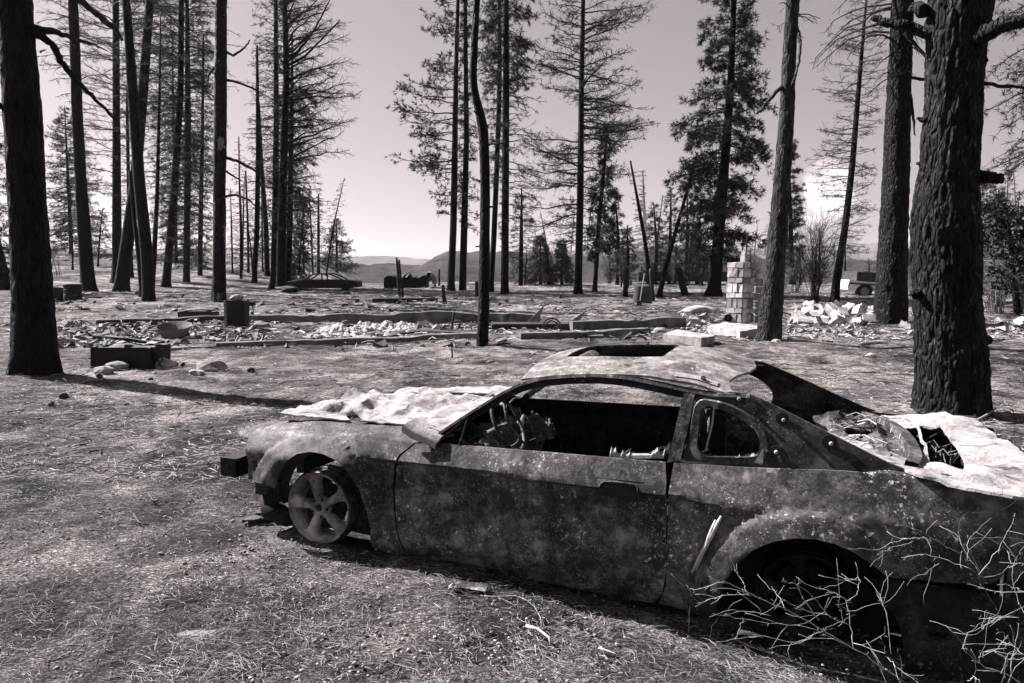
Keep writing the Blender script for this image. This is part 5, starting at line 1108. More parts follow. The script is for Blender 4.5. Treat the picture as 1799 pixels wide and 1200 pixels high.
drum(129, 527, .38, .72, 'squat black burnt drum just left of the trunk leaning at the slope foot'); drum(100, 530, .26, .62, 'narrower black burnt drum beside the thick trunk', .05)
def plankp(name, label, A, B, w_, h_, mat, group=None, lift=0.):
    a = at(*A); b = at(*B); m = (a+b)/2; d = b-a; mm = MB(); mm.box((m[0], m[1], m[2]+h_/2+lift), (np.linalg.norm(d[:2]), w_, h_), rz=math.atan2(d[1], d[0]), ry=-math.atan2(d[2], np.linalg.norm(d[:2])), jit=.008)
    return tag(obj(name, mm, M[mat], None), label, 'plank', group)
plankp('charred_plank', 'dark charred plank, upper of two lying in front of the burnt saloon remains', (655, 531), (770, 530), .35, .16, 'charwood')
plankp('pale_plank', 'pale-edged plank poking out below the dark charred plank', (704, 536), (774, 538), .12, .08, 'greywood')
plankp('thin_board', 'long thin grey board behind the dark charred plank', (650, 528), (735, 526), .12, .05, 'greywood')
def postp(name, label, A, B, w_, mat='black', cat='post', group=None):
    p = at(*A); q = atY(B[0], B[1], p[1]); mm = MB(); m = p[1]/F; n = 6
    pts = [p-ZA*.05]+[p+(q-p)*f+RNG.normal(0, .01, 3) for f in np.linspace(.2, .9, 4)]+[q]; mm.tube(pts, [w_*.5*m*f for f in (1.1, 1, .95, .9, .85, .7)], 7)
    return tag(obj(name, mm, M[mat], None, smooth=True), label, cat, group)
postp('charred_post', 'short leaning charred post right of the stacked planks', (782, 534), (778, 500), 8)
postp('charred_post', 'charred post half hidden behind the bent trunk', (838, 522), (838, 494), 8)
postp('charred_stake', 'thin charred stake standing in the rubble left of the bent trunk', (794, 586), (798, 548), 4)
postp('iron_spike', 'small iron spike stuck in the open ground before the bent trunk', (795, 628), (793, 600), 3)
postp('charred_pole', 'left pole of the crossed pair in front of the black car body', (703, 522), (697, 452), 5); postp('charred_pole', 'right pole of the crossed pair in front of the black car body', (708, 522), (702, 456), 4)
postp('fence_post', 'thin dark post right of the cement mixer', (772, 502), (772, 472), 4)
postp('charred_stump', 'thick charred stump before the leaning pole by the shovel', (1099, 521), (1100, 470), 9, cat='stump'); postp('charred_stump', 'broad charred broken stump standing in front of the burnt bus', (1204, 520), (1192, 470), 13, cat='stump')
postp('charred_stump', 'narrow charred stump at the foot of the leaning bare pole', (1147, 530), (1144, 472), 8, cat='stump')
for i, (px, wh) in enumerate(((647, 'right of the burnt saloon car'), (687, 'rising behind the low black vehicle body'), (962, 'in front of the broader young fir'), (1030, 'touching the broad dead conifer'), (1074, 'left of the thick charred stump'), (1092, 'hidden beside the thick charred stump'), (1165, 'at the foot of the leaning bare pole'), (1212, 'before the rear end of the burnt bus'))): postp('fence_post', 'thin metal fence post '+wh, (px, 497), (px, 466+(i % 3)*3), 2.2, 'rustfar', 'post', 'posts of the wire fence')
p = at(1124, 536); t = thing('shovel', 'shovel with pale handle leaning on a burnt barrel-like sheet', 'shovel', p)
mm = MB(); mm.tube([p, p+np.array([.22, .25, 1.25])], .022, 6); obj('handle', mm, M['paleconcrete'], t)
mm = MB(); mm.box(p+np.array([-.02, -.02, .06]), (.2, .04, .26), rx=.2); obj('blade', mm, M['rustfar'], t)
p = at(1133, 534); mm = MB(); V = np.array([[p+np.array([.42*math.cos(a)*(1-.15*z), .3*math.sin(a)+.5, z*.72]) for z in np.linspace(0, 1, 5)] for a in np.linspace(PI*.95, PI*2.1, 12)]); mm.grid(V); mm.grid(V[::-1]*1.0+np.array([0, .02, 0])); tag(obj('curved_sheet', mm, M['rustfar'], None, smooth=True), 'curved burnt metal sheet standing behind the shovel handle', 'metal sheet')
# torn roofing sheets in the foundation
for (x_, y_, tip, lab) in ((905, 574, (-.1, 0, .30), 'torn pointed tin sheet lying in the foundation right of the bent trunk'), (935, 574, (.35, 0, .62), 'tall torn tin blade sticking up beside another in the foundation'), (1005, 574, (.42, 0, .48), 'torn tin blade leaning right at the end of the dark pit')):
    p = at(x_, y_); mm = MB(); a = np.array([-.22, 0, 0]); b = np.array([.12, .1, 0]); c = np.array(tip); d3 = np.array([0, .03, 0]); mm.add([p+a, p+b, p+c, p+a+d3, p+b+d3, p+c+d3], [(0, 1, 2), (5, 4, 3), (0, 3, 4, 1), (1, 4, 5, 2), (2, 5, 3, 0)]); tag(obj('tin_sheet', mm, M['rimfar'], None), lab, 'metal sheet')
p = at(970, 584); mm = MB()
for r in (.16, .22): mm.tube([p+np.array([r*math.cos(a), .05*math.sin(a), r*math.sin(a)+.12]) for a in np.linspace(0, 2*PI, 22)], .02, 5)
mm.tube([p+np.array([-.16, 0, .12]), p+np.array([.16, 0, .12])], .015, 5); tag(obj('wheel_hoop', mm, M['rustfar'], None), 'round burnt hoop half buried between the two foundation walls', 'hoop')
p0_, p1_ = at(862, 580), at(1012, 580); mm = MB(); mm.box((p0_+p1_)/2+np.array([0, .15, .06]), (2.1, .5, .22), rz=math.atan2((p1_-p0_)[1], (p1_-p0_)[0]), jit=.03); tag(obj('charred_timber', mm, M['charwood'], None), 'heavy charred timber lying in the pit between the foundation walls', 'timber')

# ---------------------------------------------------------------- far vehicles
def car_far(px0, px1, py, hpx, label, mat='rustfar'):
    a = at((px0+px1)/2, py); m = a[1]/F; Lc = (px1-px0)*m; H = hpx*m; t = thing('burnt_saloon', label, 'car', a)
    X0 = a[0]-Lc/2; prof = [(0, .2), (.0, .48), (.04, .55), (.24, .60), (.27, .62), (.38, .97), (.44, 1.), (.60, .98), (.78, .66), (.97, .56), (1., .46), (1., .18), (.9, .12), (.1, .12)]
    w2 = 1.6; mm = MB(); n = len(prof)
    body = [(x, min(z, .64)+RNG.normal(0, .012)) for x, z in prof]
    V = [[X0+x*Lc, a[1]+(0.07 if z > .5 else 0), a[2]+z*H] for x, z in body]+[[X0+x*Lc, a[1]+w2, a[2]+z*H] for x, z in body]
    mm.add(V, [tuple(range(n)), tuple(range(2*n-1, n-1, -1))]+[(i, (i+1) % n, n+(i+1) % n, n+i) for i in range(n)]); obj('body', mm, M[mat], t)
    for y in (.1, w2-.1):
        mm = MB()
        for A_, B_ in (((.26, .62), (.38, .97)), ((.38, .97), (.60, .99)), ((.60, .99), (.79, .64)), ((.50, .62), (.50, .98))): mm.tube([[X0+A_[0]*Lc, a[1]+y, a[2]+A_[1]*H], [X0+B_[0]*Lc, a[1]+y, a[2]+B_[1]*H]], .045, 6)
        obj('window_frame', mm, M[mat], t)
    mm = MB(); mm.box((X0+.49*Lc, a[1]+w2/2, a[2]+H*.985), (.24*Lc, w2-.2, .03)); obj('roof', mm, M[mat], t)
    for x in (.17, .83):
        mm = MB(); mm.tube([[X0+x*Lc, a[1]-.01, a[2]+.26], [X0+x*Lc, a[1]+.2, a[2]+.26]], .28, 16); obj('wheel', mm, M['black'], t, smooth=True, sharp=40)
    return t
car_far(504, 628, 510, 29, 'rusty burnt-out saloon car shell right of the dark trunk cluster', 'black')
a = at(675, 507); b = at(744, 507); m = a[1]/F; X_ = np.linspace(a[0], b[0], 26); V = []
for i, x_ in enumerate(X_):
    h = (19+3*float(fbm(i*.35, 1, 0, 3, 4)))*m; V.append([[x_, a[1], a[2]-.05], [x_, a[1]-.05, a[2]+h*.6], [x_, a[1]+.05, a[2]+h], [x_, a[1]+.8, a[2]+h*1.04+.1*float(vnoise(i*.8, 0, 0, 2))], [x_, a[1]+1.6, a[2]+h], [x_, a[1]+1.65, a[2]]])
V = np.array(V); mm = MB(); mm.grid(V); mm.add(V[0], [tuple(range(6))]); mm.add(V[-1], [tuple(range(6))[::-1]])
t = thing('burnt_van', 'low black burnt vehicle body left of the cement mixer', 'vehicle', a); obj('body', mm, M['black'], t)
for f_ in (.5, .62): mm = MB(); q = a+(b-a)*f_; mm.tube([q+np.array([0, .6, 17*m]), q+np.array([.1, .6, 24*m])], [.3, .1], 6); obj('wreckage', mm, M['black'], t)
p = at(505, 514); mm = MB(); mm.rock(p+ZA*.15, .5, (1.6, .8, .45), 9, 2); tag(obj('burnt_tyre_heap', mm, M['black'], None), 'low black burnt heap at the foot of the dark trunk cluster', 'debris')
# cement mixer
p = at(755, 505); m = p[1]/F; t = thing('cement_mixer', 'pale cement mixer with round dark drum mouth on the clearing edge', 'cement mixer', p)
c = p+ZA*20*m; ax = np.array([-.25, -.9, .3]); ax /= np.linalg.norm(ax); e1 = np.cross(ax, ZA); e1 /= np.linalg.norm(e1); e2 = np.cross(e1, ax)
R_ = 8*m; mm = MB(); prof = [(.6, .55), (.66, .5), (1., 0), (1., -.4), (.5, -1.), (0, -1.05)]
mm.grid(np.array([[c+R_*(r*(e1*math.cos(a)+e2*math.sin(a))+ax*d) for r, d in prof] for a in np.linspace(0, 2*PI, 21)])); obj('drum', mm, M['rimfar'], t, smooth=True, sharp=50)
mm = MB(); mm.tube([c+R_*(.66*(e1*math.cos(a)+e2*math.sin(a))+ax*.52) for a in np.linspace(0, 2*PI, 21)], .03, 5); obj('drum_ring', mm, M['paleconcrete'], t)
mm = MB(); mm.tube([c+ax*R_*.1, c+ax*R_*.2], R_*.62, 16); obj('drum_mouth', mm, M['black'], t)
for dx in (-9, 9):
    for dy in (-.4, .4):
        mm = MB(); mm.tube([p+np.array([dx*m*1.1, dy, 0]), p+np.array([dx*m, 0, 20*m])], .04, 6); obj('leg', mm, M['paleconcrete'], t)
mm = MB(); mm.box(p+np.array([9*m, 0, 12*m]), (.3, .4, .5)); obj('motor_box', mm, M['rimfar'], t)
# burnt bus
p = at(1190, 499); m = p[1]/F; Y0 = p[1]; t = thing('burnt_bus', 'long burnt bus shell with a row of empty window openings behind the poles', 'bus', p)
x0 = at(1122, 499)[0]; x1 = at(1300, 499)[0]; Hh = 36*m; zb_ = p[2]
mm = MB(); mm.box(((x0+x1)/2, Y0+1.2, zb_+Hh*.36), (x1-x0, 2.4, Hh*.46)); obj('body', mm, M['rustfar'], t)
mm = MB(); mm.box(((x0+x1)/2, Y0+1.2, zb_+Hh*.965), (x1-x0+.05, 2.5, .10)); obj('roof', mm, M['rustfar'], t)
for y in (0.02, 2.38):
    for k in range(15):
        x_ = x0+(x1-x0)*k/14; mm = MB(); mm.box((x_, Y0+y, zb_+Hh*.77), (.09, .08, Hh*.38)); obj('window_pillar', mm, M['rustfar'], t)
for x_ in (x0+1., x1-1.2):
    mm = MB(); mm.tube([[x_, Y0-.03, zb_+.3], [x_, Y0+.25, zb_+.3]], .36, 18); obj('wheel', mm, M['black'], t, smooth=True, sharp=40)
# white pickup box
p = at(1516, 519); m = p[1]/F; t = thing('white_pickup', 'white pickup bed with a chrome-edged side, seen behind the tall straight trunk', 'pickup truck', p)
x0 = p[0]-26*m; x1 = p[0]+62*m; n = 20; hb = 27*m; 
out_ = [(x0, .30), (x0-.05, .45), (x0+.05, hb), (x1, hb-.28), (x1, .22)]
ar = [(p[0]+4*m+.52*math.cos(a), .10+.52*math.sin(a)) for a in np.linspace(.25, PI-.25, 9)]
poly = [(a, b) for a, b in out_]+ar; V = [[a, p[1], p[2]+b] for a, b in poly]+[[a, p[1]+1.8, p[2]+b] for a, b in poly]; n = len(poly)
mm = MB(); mm.add(V, [tuple(range(n)), tuple(range(2*n-1, n-1, -1))]+[(i, n+i, n+(i+1) % n, (i+1) % n) for i in range(n)]); obj('truck_bed', mm, M['whitepaint'], t)
mm = MB(); mm.box(((x0+x1)/2, p[1]-.02, p[2]+hb*.70), (x1-x0-.1, .03, .09), ry=.06); obj('side_moulding', mm, M['rustfar'], t)
mm = MB(); mm.box(((x0+x1)/2+.2, p[1]+.9, p[2]+hb+.12), (x1-x0-.5, 1.7, .5), ry=.06); obj('load_cover', mm, M['rustfar'], t)
mm = MB(); mm.tube([[p[0]+4*m, p[1]+.05, p[2]+.20], [p[0]+4*m, p[1]+.3, p[2]+.20]], .40, 20); obj('wheel', mm, M['black'], t, smooth=True, sharp=40)
mm = MB(); mm.tube([[p[0]+4*m, p[1]+.03, p[2]+.20], [p[0]+4*m, p[1]+.06, p[2]+.20]], .22, 16); obj('hub_cap', mm, M['rimfar'], t)
# power line in the distance behind the massive tree
postp('utility_pole', 'distant utility pole right of the massive tree', (1766, 500), (1765, 376), 3, 'greywood', 'pole')
a = atY(1560, 330, 70); b = atY(1900, 326, 70); mm = MB(); mm.tube([a+(b-a)*f-ZA*.5*math.sin(PI*f) for f in np.linspace(0, 1, 14)], .012, 4); tag(obj('power_line', mm, M['paleconcrete'], None), 'thin pale power line crossing behind the massive tree', 'cable')

# ---------------------------------------------------------------- single stones, cones, sticks on the ground
def stone(px, py, wpx, label, mat='stone', sq=(1, .8, .55), name='stone', cat='stone', group=None, seed=None, lev=2):
    p = at(px, py); r = wpx*.5*p[1]/F; mm = MB(); mm.rock(p+ZA*r*sq[2]*.45, r, sq, seed if seed is not None else int(px), lev, rot=0.)
    return tag(obj(name, mm, M[mat], None, smooth=(name != 'stone')), label, cat, group)
for px, py, w_, lab in [(185, 656, 34, 'flat grey stone in front of the left end of the metal box'), (208, 650, 40, 'broad low stone touching the front of the metal box'), (372, 653, 52, 'long flat rock split by a dark crack, in open ground right of the metal box'), (345, 660, 30, 'pale low rock left of the long cracked rock'), (290, 646, 44, 'buried pale rock right of the metal box'),
                        (866, 526, 18, 'round pale boulder right behind the bent trunk'), (936, 623, 14, 'pale pointed stone right of the bent trunk on its shadow'), (862, 637, 12, 'small round stone between the bent trunk and the car roof'),
                        (1385, 598, 22, 'dark angular stone at the right foot of the brown trunk'), (1365, 602, 16, 'pale stone at the foot of the brown trunk'), (1552, 583, 12, 'small bright round stone before the tall straight trunk'), (1530, 628, 18, 'low pale stone in the open litter left of the massive tree'), (460, 578, 34, 'big round-topped rock right of the square cabinet'),
                        (485, 552, 20, 'dark rock on the bare ground above the foundation wall'), (1160, 585, 24, 'rough pale rock at the end of the low kerb beyond the car roof')]:
    stone(px, py, w_, lab, 'palestone' if 'pale' in lab or 'bright' in lab or 'sunlit' in lab else 'stone')
stone(350, 1120, 90, 'broad pale patch of bare stone showing through the litter at the front', 'stone', sq=(1, .55, .06), lev=3)
stone(797, 1040, 22, 'small pale stone leaning by the flat plate under the car', 'palestone', sq=(.8, .7, 1.))
for px, py, w_, lab in [(222, 713, 12, 'roundest dark pine cone, alone in pale litter below the long tree shadow'), (363, 706, 12, 'dark pine cone lying just under the long tree shadow, left of the car bonnet'), (90, 712, 12, 'dark pine cone straight below the foot of the thick trunk'), (112, 700, 18, 'wide dark pine cone just right of another below the thick trunk'), (441, 653, 14, 'large dark pine cone alone in the open right of the long cracked rock'),
                      (175, 662, 12, 'dark pine cone under the flat grey stone by the metal box'), (265, 668, 10, 'dark pine cone on the edge of the tree shadow right of the metal box'), (385, 655, 9, 'small dark pine cone at the right end of the long cracked rock'), (333, 613, 9, 'small dark pine cone on the far side of the thin pale timber'), (310, 642, 9, 'first of two small dark pine cones beside the pale low rock'), (322, 642, 9, 'second of two small dark pine cones nearest the pale low rock'), (12, 655, 9, 'small dark pine cone left of the foot of the thick trunk')]:
    stone(px, py, w_, lab, 'cone', (1, .9, .8), 'pine_cone', 'pine cone', 'charred pine cones on the ground')
# fallen branches
def stick(pts, w_, label, mat='charwood', name='fallen_branch', cat='branch', lift=.01, group=None):
    P = []
    for q in pts:
        p = at(q[0], q[1]); P.append(p+ZA*(lift+(q[2] if len(q) > 2 else 0)))
    m = P[0][1]/F; mm = MB(); mm.tube(P, np.linspace(w_, w_*.5, len(P))*.5*m, 6); return tag(obj(name, mm, M[mat], None, smooth=True), label, cat, group)
stick([(1512, 607), (1545, 604), (1580, 606), (1612, 612)], 8, 'flat pale-edged log lying in the litter left of the massive tree', 'charwood', 'fallen_log', 'log')
stick([(1515, 604), (1550, 600), (1585, 604)], 5, 'pale strip of bark lying along the flat log', 'palestone', 'bark_strip', 'bark')
stick([(1736, 598), (1750, 600), (1765, 597)], 6, 'short black branch poking out beside the burl of the massive tree')
stick([(1748, 592), (1775, 587), (1799, 586)], 3, 'thin pale branch on the ground at the picture edge beyond the massive tree', 'stem')
stick([(1710, 748, .02), (1735, 738, .05), (1750, 728, .06)], 6, 'thick root-like stick at the right foot of the massive tree', 'greywood'); stick([(1712, 735, .02), (1725, 728, .04), (1735, 722, .05)], 5, 'shorter stick just above the root-like stick at the massive tree', 'greywood')
stick([(1690, 735), (1705, 742), (1730, 741)], 4, 'thin dark twig between the two sticks at the foot of the massive tree')
stick([(925, 1107, .01), (945, 1116, .02), (965, 1131, .02), (968, 1138, .0)], 7, 'bleached bent stick lying on the litter in front of the car sill', 'stem')
stick([(845, 1050), (870, 1052), (905, 1050), (925, 1057), (940, 1070), (950, 1088), (952, 1104)], 2.5, 'thin curved stem arching out from under the car sill', 'stem')
stick([(1052, 1142), (1075, 1150), (1088, 1156)], 5, 'short pale stick lying on the litter below the tin ring', 'stem')
stick([(755, 632), (770, 636), (800, 641), (812, 634), (808, 628), (798, 632)], 2.2, 'looped piece of wire lying before the iron spike', 'greywood', 'wire_loop', 'wire')
stick([(650, 690-45), (662, 652), (668, 660)], 2, 'small dark twig on the ground above the car bonnet')
stick([(235, 905), (244, 920), (262, 925)], 4, 'small charred sprig standing in the litter, lower left'); stick([(262, 868), (268, 880), (276, 884)], 4, 'tiny charred sprig standing in the litter above the other')
p = at(1000, 1093); mm = MB(); mm.tube([p+np.array([.036*math.cos(a), .036*math.sin(a), .02]) for a in np.linspace(0, 2*PI, 22)], .005, 5); mm.tube([p+np.array([-.03, 0, .012]), p+np.array([.03, .01, .012])], .003, 4); tag(obj('tin_ring', mm, M['rust'], None, smooth=True), 'small rusty tin ring lying on the litter below the door', 'ring')
p = at(828, 1034); mm = MB(); mm.box(p+np.array([0, .0, .015]), (.17, .07, .004), rz=-.3, rx=.15, jit=.006); tag(obj('metal_plate', mm, M['rust'], None), 'flat thin metal plate lying half under the car sill', 'plate')
p = at(472, 918); mm = MB(); V = np.array([[p+np.array([-.16+.36*u, -.04+.10*v, .015+.05*u+.03*float(vnoise(u*4, v*3, 0, 5))]) for u in np.linspace(0, 1, 10)] for v in np.linspace(0, 1, 5)]); mm.grid(V); mm.grid(V[::-1]-ZA*.006); tag(obj('bumper_shadow_sheet', mm, M['black'], None, smooth=True), 'crumpled black sheet painting the bumper shadow on the ground left of the front wheel', 'painted shadow')  # black sheet stands in for the shadow cast by fender and bumper

# ---------------------------------------------------------------- bare thorny twigs in front of the car (each from one root)
def sprig(label, root, branches, Y=None, name='thorny_shrub', rootw=5., mat='stem', seed=1):
    bp = at(*root)
    if Y: bp = atY(root[0], root[1], Y); bp[2] = landf(bp[0], bp[1])
    bp = bp; rg = np.random.default_rng(seed); t = thing(name, label, 'shrub', bp); m = bp[1]/F
    for L_ in branches:
        off, pts, w_ = L_[0], L_[1], L_[2]; mt = L_[3] if len(L_) > 3 else mat
        P = np.array([atY(a, b, bp[1]+off*(i/(len(pts)-1))) for i, (a, b) in enumerate(pts)]); 
        if len(P) > 2:
            s = np.arange(len(P)); q = np.linspace(0, len(P)-1, (len(P)-1)*4+1); P2 = np.stack([np.interp(q, s, P[:, i]) for i in range(3)], 1); k_ = np.array([.25, .5, .25]); 
            for i in range(3): P2[1:-1, i] = np.convolve(P2[:, i], k_, 'valid')
        else: P2 = P[0]+(P[1]-P[0])*np.linspace(0, 1, 6)[:, None]
        P2[1:-1] += rg.normal(0, .0022, P2[1:-1].shape)
        mm = MB(); rr = np.linspace(w_, w_*.35, len(P2))*.21*m; mm.tube(P2, rr, 6)
        for k in range(max(1, len(P2)//2)):
            i = rg.integers(1, len(P2)); d = rg.normal(0, 1, 3); d /= np.linalg.norm(d); ln = rg.uniform(.006, .018); mm.tube([P2[i], P2[i]+d*ln], [rr[i]*.8, .0004], 4)
        for k in range(max(2, len(P2)//4)):
            i = rg.integers(1, len(P2)-1); d = (P2[min(i+1, len(P2)-1)]-P2[i-1]); d /= np.linalg.norm(d); d = d+rg.normal(0, .55, 3)*np.array([1, .5, 1]); d /= np.linalg.norm(d); ln = rg.uniform(.04, .17); q = [P2[i]]
            for _ in range(4): d = d+rg.normal(0, .22, 3); d /= np.linalg.norm(d); q.append(q[-1]+d*ln/4)
            mm.tube(q, np.linspace(rr[i]*.6, .0006, 5), 5)
        obj('stem', mm, M[mt], t, smooth=True)
    return t
sprig('pale thorny shrub leaning left in front of the rear wheel', (1590, 1195), [
    (-.1, [(1590, 1200), (1520, 1150), (1440, 1105), (1376, 1068), (1320, 1045), (1268, 1018), (1248, 996)], 6), (.1, [(1275, 1022), (1225, 1036), (1212, 1035)], 3), (0, [(1320, 1046), (1270, 1045), (1225, 1060)], 3.5), (0, [(1278, 1046), (1250, 1052), (1222, 1066)], 3),
    (.1, [(1316, 1048), (1305, 1020), (1290, 1000)], 3), (-.1, [(1480, 1130), (1420, 1100), (1350, 1095), (1290, 1085), (1252, 1078)], 3.5), (.1, [(1500, 1140), (1496, 1100), (1488, 1056), (1470, 1042), (1455, 1040)], 4), (.1, [(1488, 1056), (1505, 1046), (1511, 1025), (1508, 1013)], 3), (.1, [(1508, 1014), (1480, 1024), (1440, 1036)], 2.5),
    (0, [(1496, 1100), (1455, 1083), (1400, 1066), (1372, 1052)], 4), (-.1, [(1440, 1090), (1410, 1050), (1396, 1018)], 3.5), (-.1, [(1460, 1085), (1425, 1045), (1398, 1024), (1374, 1022)], 3), (0, [(1480, 1092), (1478, 1070), (1474, 1060)], 2.5), (-.2, [(1500, 1130), (1560, 1150), (1548, 1120)], 3),
    (.1, [(1566, 1150), (1560, 1090), (1552, 1060), (1546, 1042)], 3.5), (.05, [(1554, 1068), (1545, 1050), (1542, 1042)], 2.5), (-.1, [(1560, 1155), (1580, 1175), (1620, 1198)], 3), (0, [(1440, 1110), (1400, 1130), (1340, 1118), (1290, 1122), (1258, 1128)], 3), (-.2, [(1585, 1190), (1585, 1160), (1578, 1140)], 2.5),
    (.2, [(1440, 1112), (1470, 1095), (1500, 1080)], 2.2), (.2, [(1380, 1072), (1368, 1045), (1356, 1030)], 2.5), (.1, [(1356, 1082), (1300, 1074), (1280, 1080)], 2.2)], seed=3, Y=2.55)
sprig('dark-stemmed bare shrub reaching up over the rear bumper', (1830, 1195), [
    (.1, [(1850, 1190), (1790, 1120), (1745, 1060), (1715, 1005), (1680, 960), (1640, 930), (1600, 908), (1562, 900)], 5, 'darkstem'), (.1, [(1708, 1000), (1665, 985), (1625, 972), (1584, 980)], 3, 'stem'), (0, [(1690, 976), (1655, 955), (1600, 925), (1575, 922)], 3, 'stem'), (.05, [(1650, 990), (1620, 1010)], 2.2, 'stem'),
    (0, [(1630, 945), (1590, 946), (1545, 965), (1490, 964)], 3, 'stem'), (0, [(1605, 950), (1570, 962), (1548, 972)], 2.2, 'stem'), (.05, [(1720, 1010), (1755, 965), (1777, 925)], 4, 'stem'), (.1, [(1722, 1010), (1690, 960), (1664, 928)], 2.6, 'stem'), (.05, [(1682, 960), (1688, 910), (1698, 902), (1740, 902)], 3.5, 'darkstem'), (.1, [(1700, 985), (1700, 950), (1712, 935)], 2.4, 'stem'),
    (.1, [(1790, 1085), (1745, 1085), (1720, 1088)], 3.2, 'stem'), (.1, [(1765, 1083), (1740, 1090), (1724, 1108), (1737, 1075)], 2.2, 'stem'), (.2, [(1799, 1040), (1750, 1040), (1704, 1026)], 2.6, 'stem'), (0, [(1850, 980), (1799, 930), (1760, 890), (1740, 860)], 2.4, 'darkstem'), (0, [(1850, 960), (1790, 945), (1700, 946)], 2, 'stem')], seed=5, Y=2.3)
sprig('pale crooked shrub filling the bottom corner of the picture', (1799, 1215), [
    (.0, [(1820, 1215), (1770, 1185), (1720, 1165), (1692, 1138)], 7), (.1, [(1692, 1137), (1700, 1110), (1728, 1092)], 3), (-.1, [(1720, 1165), (1722, 1148), (1745, 1145), (1780, 1160), (1820, 1150)], 4), (0, [(1772, 1200), (1784, 1140), (1790, 1095)], 5), (0, [(1790, 1150), (1770, 1120), (1752, 1105)], 3), (.1, [(1799, 1150), (1775, 1130), (1752, 1130)], 3), (-.1, [(1760, 1210), (1768, 1160), (1750, 1145)], 3.5),
    (.1, [(1810, 1100), (1790, 1060), (1775, 1000), (1790, 975)], 3), (-.1, [(1700, 1196), (1712, 1186), (1722, 1200)], 4), (.1, [(1840, 1060), (1800, 1040), (1772, 1028)], 3), (0, [(1830, 1000), (1790, 990), (1772, 998)], 4), (0, [(1790, 990), (1780, 975)], 4)], seed=7, Y=2.15)
sprig('small dry weed stalk at the rear end of the sill', (1212, 1115), [(0, [(1210, 1118), (1211, 1090), (1212, 1066)], 5), (.02, [(1210, 1100), (1214, 1085)], 3)], name='dry_weed', seed=9)
sprig('dry weed stalk with bent tip left of the rear wheel', (1248, 1128), [(0, [(1246, 1130), (1252, 1100), (1262, 1085)], 4), (0, [(1290, 1130), (1298, 1105), (1306, 1088)], 4)], name='dry_weed', seed=11)

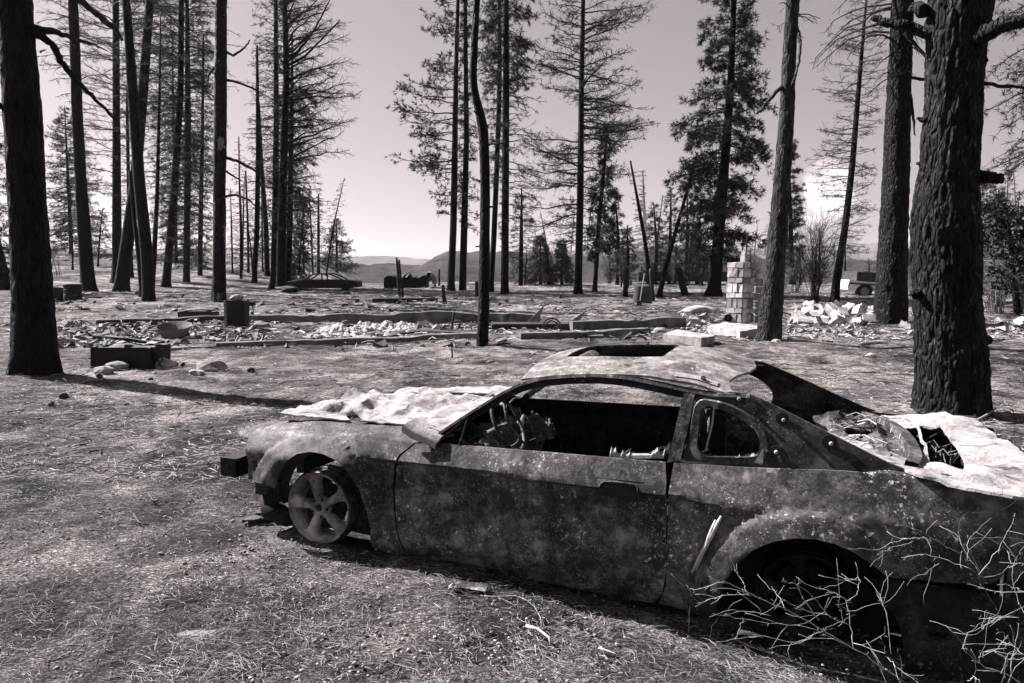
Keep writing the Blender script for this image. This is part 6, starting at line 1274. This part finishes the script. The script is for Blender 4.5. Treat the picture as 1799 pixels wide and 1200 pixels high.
# ---------------------------------------------------------------- needle litter
def needles(name, label, n, yr, mat, lr, wr_, lift=.02, xs=1.0, seed=1, clump=.55, skip=True, orient=None):
    rg = np.random.default_rng(seed); y = yr[0]*(yr[1]/yr[0])**rg.uniform(0, 1, n)
    x = rg.uniform(-.80, .80, n)*y*xs
    # clump by noise
    d = fbm(x*1.7, y*1.7, 3, 3, seed+3); k = rg.uniform(-.7, .7, n)*clump*1.6 < d; x, y = x[k], y[k]; n = len(x)
    s_ = (x-W0[0])*UA[0]+(y-W0[1])*UA[1]; c_ = (x-W0[0])*NA[0]+(y-W0[1])*NA[1]
    k = ~((s_ > -.3) & (s_ < 3.6) & (c_ < .02) & (c_ > -1.7)); x, y = x[k], y[k]; n = len(x)
    a = rg.uniform(0, PI*2, n) if orient is None else orient+rg.normal(0, .6, n)
    a = a+1.5*vnoise(x*2.1, y*2.1, 0, 8); Ln = rg.uniform(*lr, n); el = np.abs(rg.normal(0, .16, n)); wd = rg.uniform(*wr_, n)
    z = land(x, y)+(.022*fbm(x*1.3, y*1.3, 0, 3, 21)+.014*fbm(x*5, y*5, 1, 3, 31))*(1-sst(np.hypot(x, y), 15, 60))+.05*fbm(x*.8, y*.8, 5, 3, 41)*sst(np.hypot(x, y), 9, 20)+rg.uniform(-.2, 1, n)*lift
    d0 = np.stack([np.cos(a)*np.cos(el), np.sin(a)*np.cos(el), np.sin(el)], 1); cv = rg.normal(0, .25, n); d1 = np.stack([np.cos(a+cv)*np.cos(el), np.sin(a+cv)*np.cos(el), -np.sin(el)*.7], 1)
    P0 = np.stack([x, y, z], 1); P1 = P0+d0*(Ln*.5)[:, None]; P2 = P1+d1*(Ln*.5)[:, None]
    sd = np.stack([-np.sin(a), np.cos(a), rg.normal(0, .6, n)], 1)*wd[:, None]*.5; up = np.array([0, 0, 1.])*wd[:, None]*.5
    V = np.stack([P0-sd, P0+sd, P0+up, P1-sd, P1+sd, P1+up, P2], 1).reshape(-1, 3); b = (np.arange(n)*7)[:, None]
    T = np.concatenate([b+np.array([q]) for q in ((0, 3, 5), (0, 5, 2), (2, 5, 4), (2, 4, 1), (3, 6, 5), (5, 6, 4))], 0)
    o = meshq(name, V, T, M[mat]); return tag(o, label, None, None, 'stuff')
M['paleneedle'] = simple('pale_dry_needle', .12, .42, 3, bstr=0); M['darkneedle'] = simple('dark_dry_needle', .01, .05, 3, bstr=0)
needles('needle_litter', 'pale dry pine needles covering the ground close by', 60000, (1.7, 6.5), 'paleneedle', (.025, .10), (.0009, .0020), .018, seed=1, clump=.8)
needles('needle_litter', 'dark dry pine needles mixed into the pale ones', 64000, (1.7, 6.5), 'darkneedle', (.03, .12), (.0011, .0026), .025, seed=2, clump=.8)
needles('needle_litter', 'pale dry needles and stems across the middle ground', 26000, (5.5, 17), 'paleneedle', (.05, .16), (.002, .006), .03, seed=3, clump=.8)
needles('needle_litter', 'dark twigs and needles across the middle ground', 26000, (5.5, 17), 'darkneedle', (.08, .25), (.004, .010), .04, seed=4)
needles('dry_grass', 'pale dry grass tufts out to the clearing edge', 14000, (16, 60), 'paleneedle', (.1, .4), (.010, .03), .06, seed=5)
needles('dry_grass', 'dark scorched stubble out to the clearing edge', 14000, (16, 60), 'darkneedle', (.1, .4), (.012, .035), .06, seed=6)

# ---------------------------------------------------------------- the air
hm = bpy.data.materials.new('thin_haze'); hm.use_nodes = True; hn = hm.node_tree; hn.nodes.clear()
ho = hn.nodes.new('ShaderNodeOutputMaterial'); hv = hn.nodes.new('ShaderNodeVolumePrincipled'); hv.inputs['Color'].default_value = (.95, .93, .93, 1)
hv.inputs['Density'].default_value = .00006; hv.inputs['Anisotropy'].default_value = .3; hn.links.new(hv.outputs[0], ho.inputs['Volume'])
mm = MB(); mm.box((0, 1500, 10), (12000, 8000, 240)); hz = obj('haze', mm, hm, None); tag(hz, 'thin haze in the valley air', None, None, 'stuff')
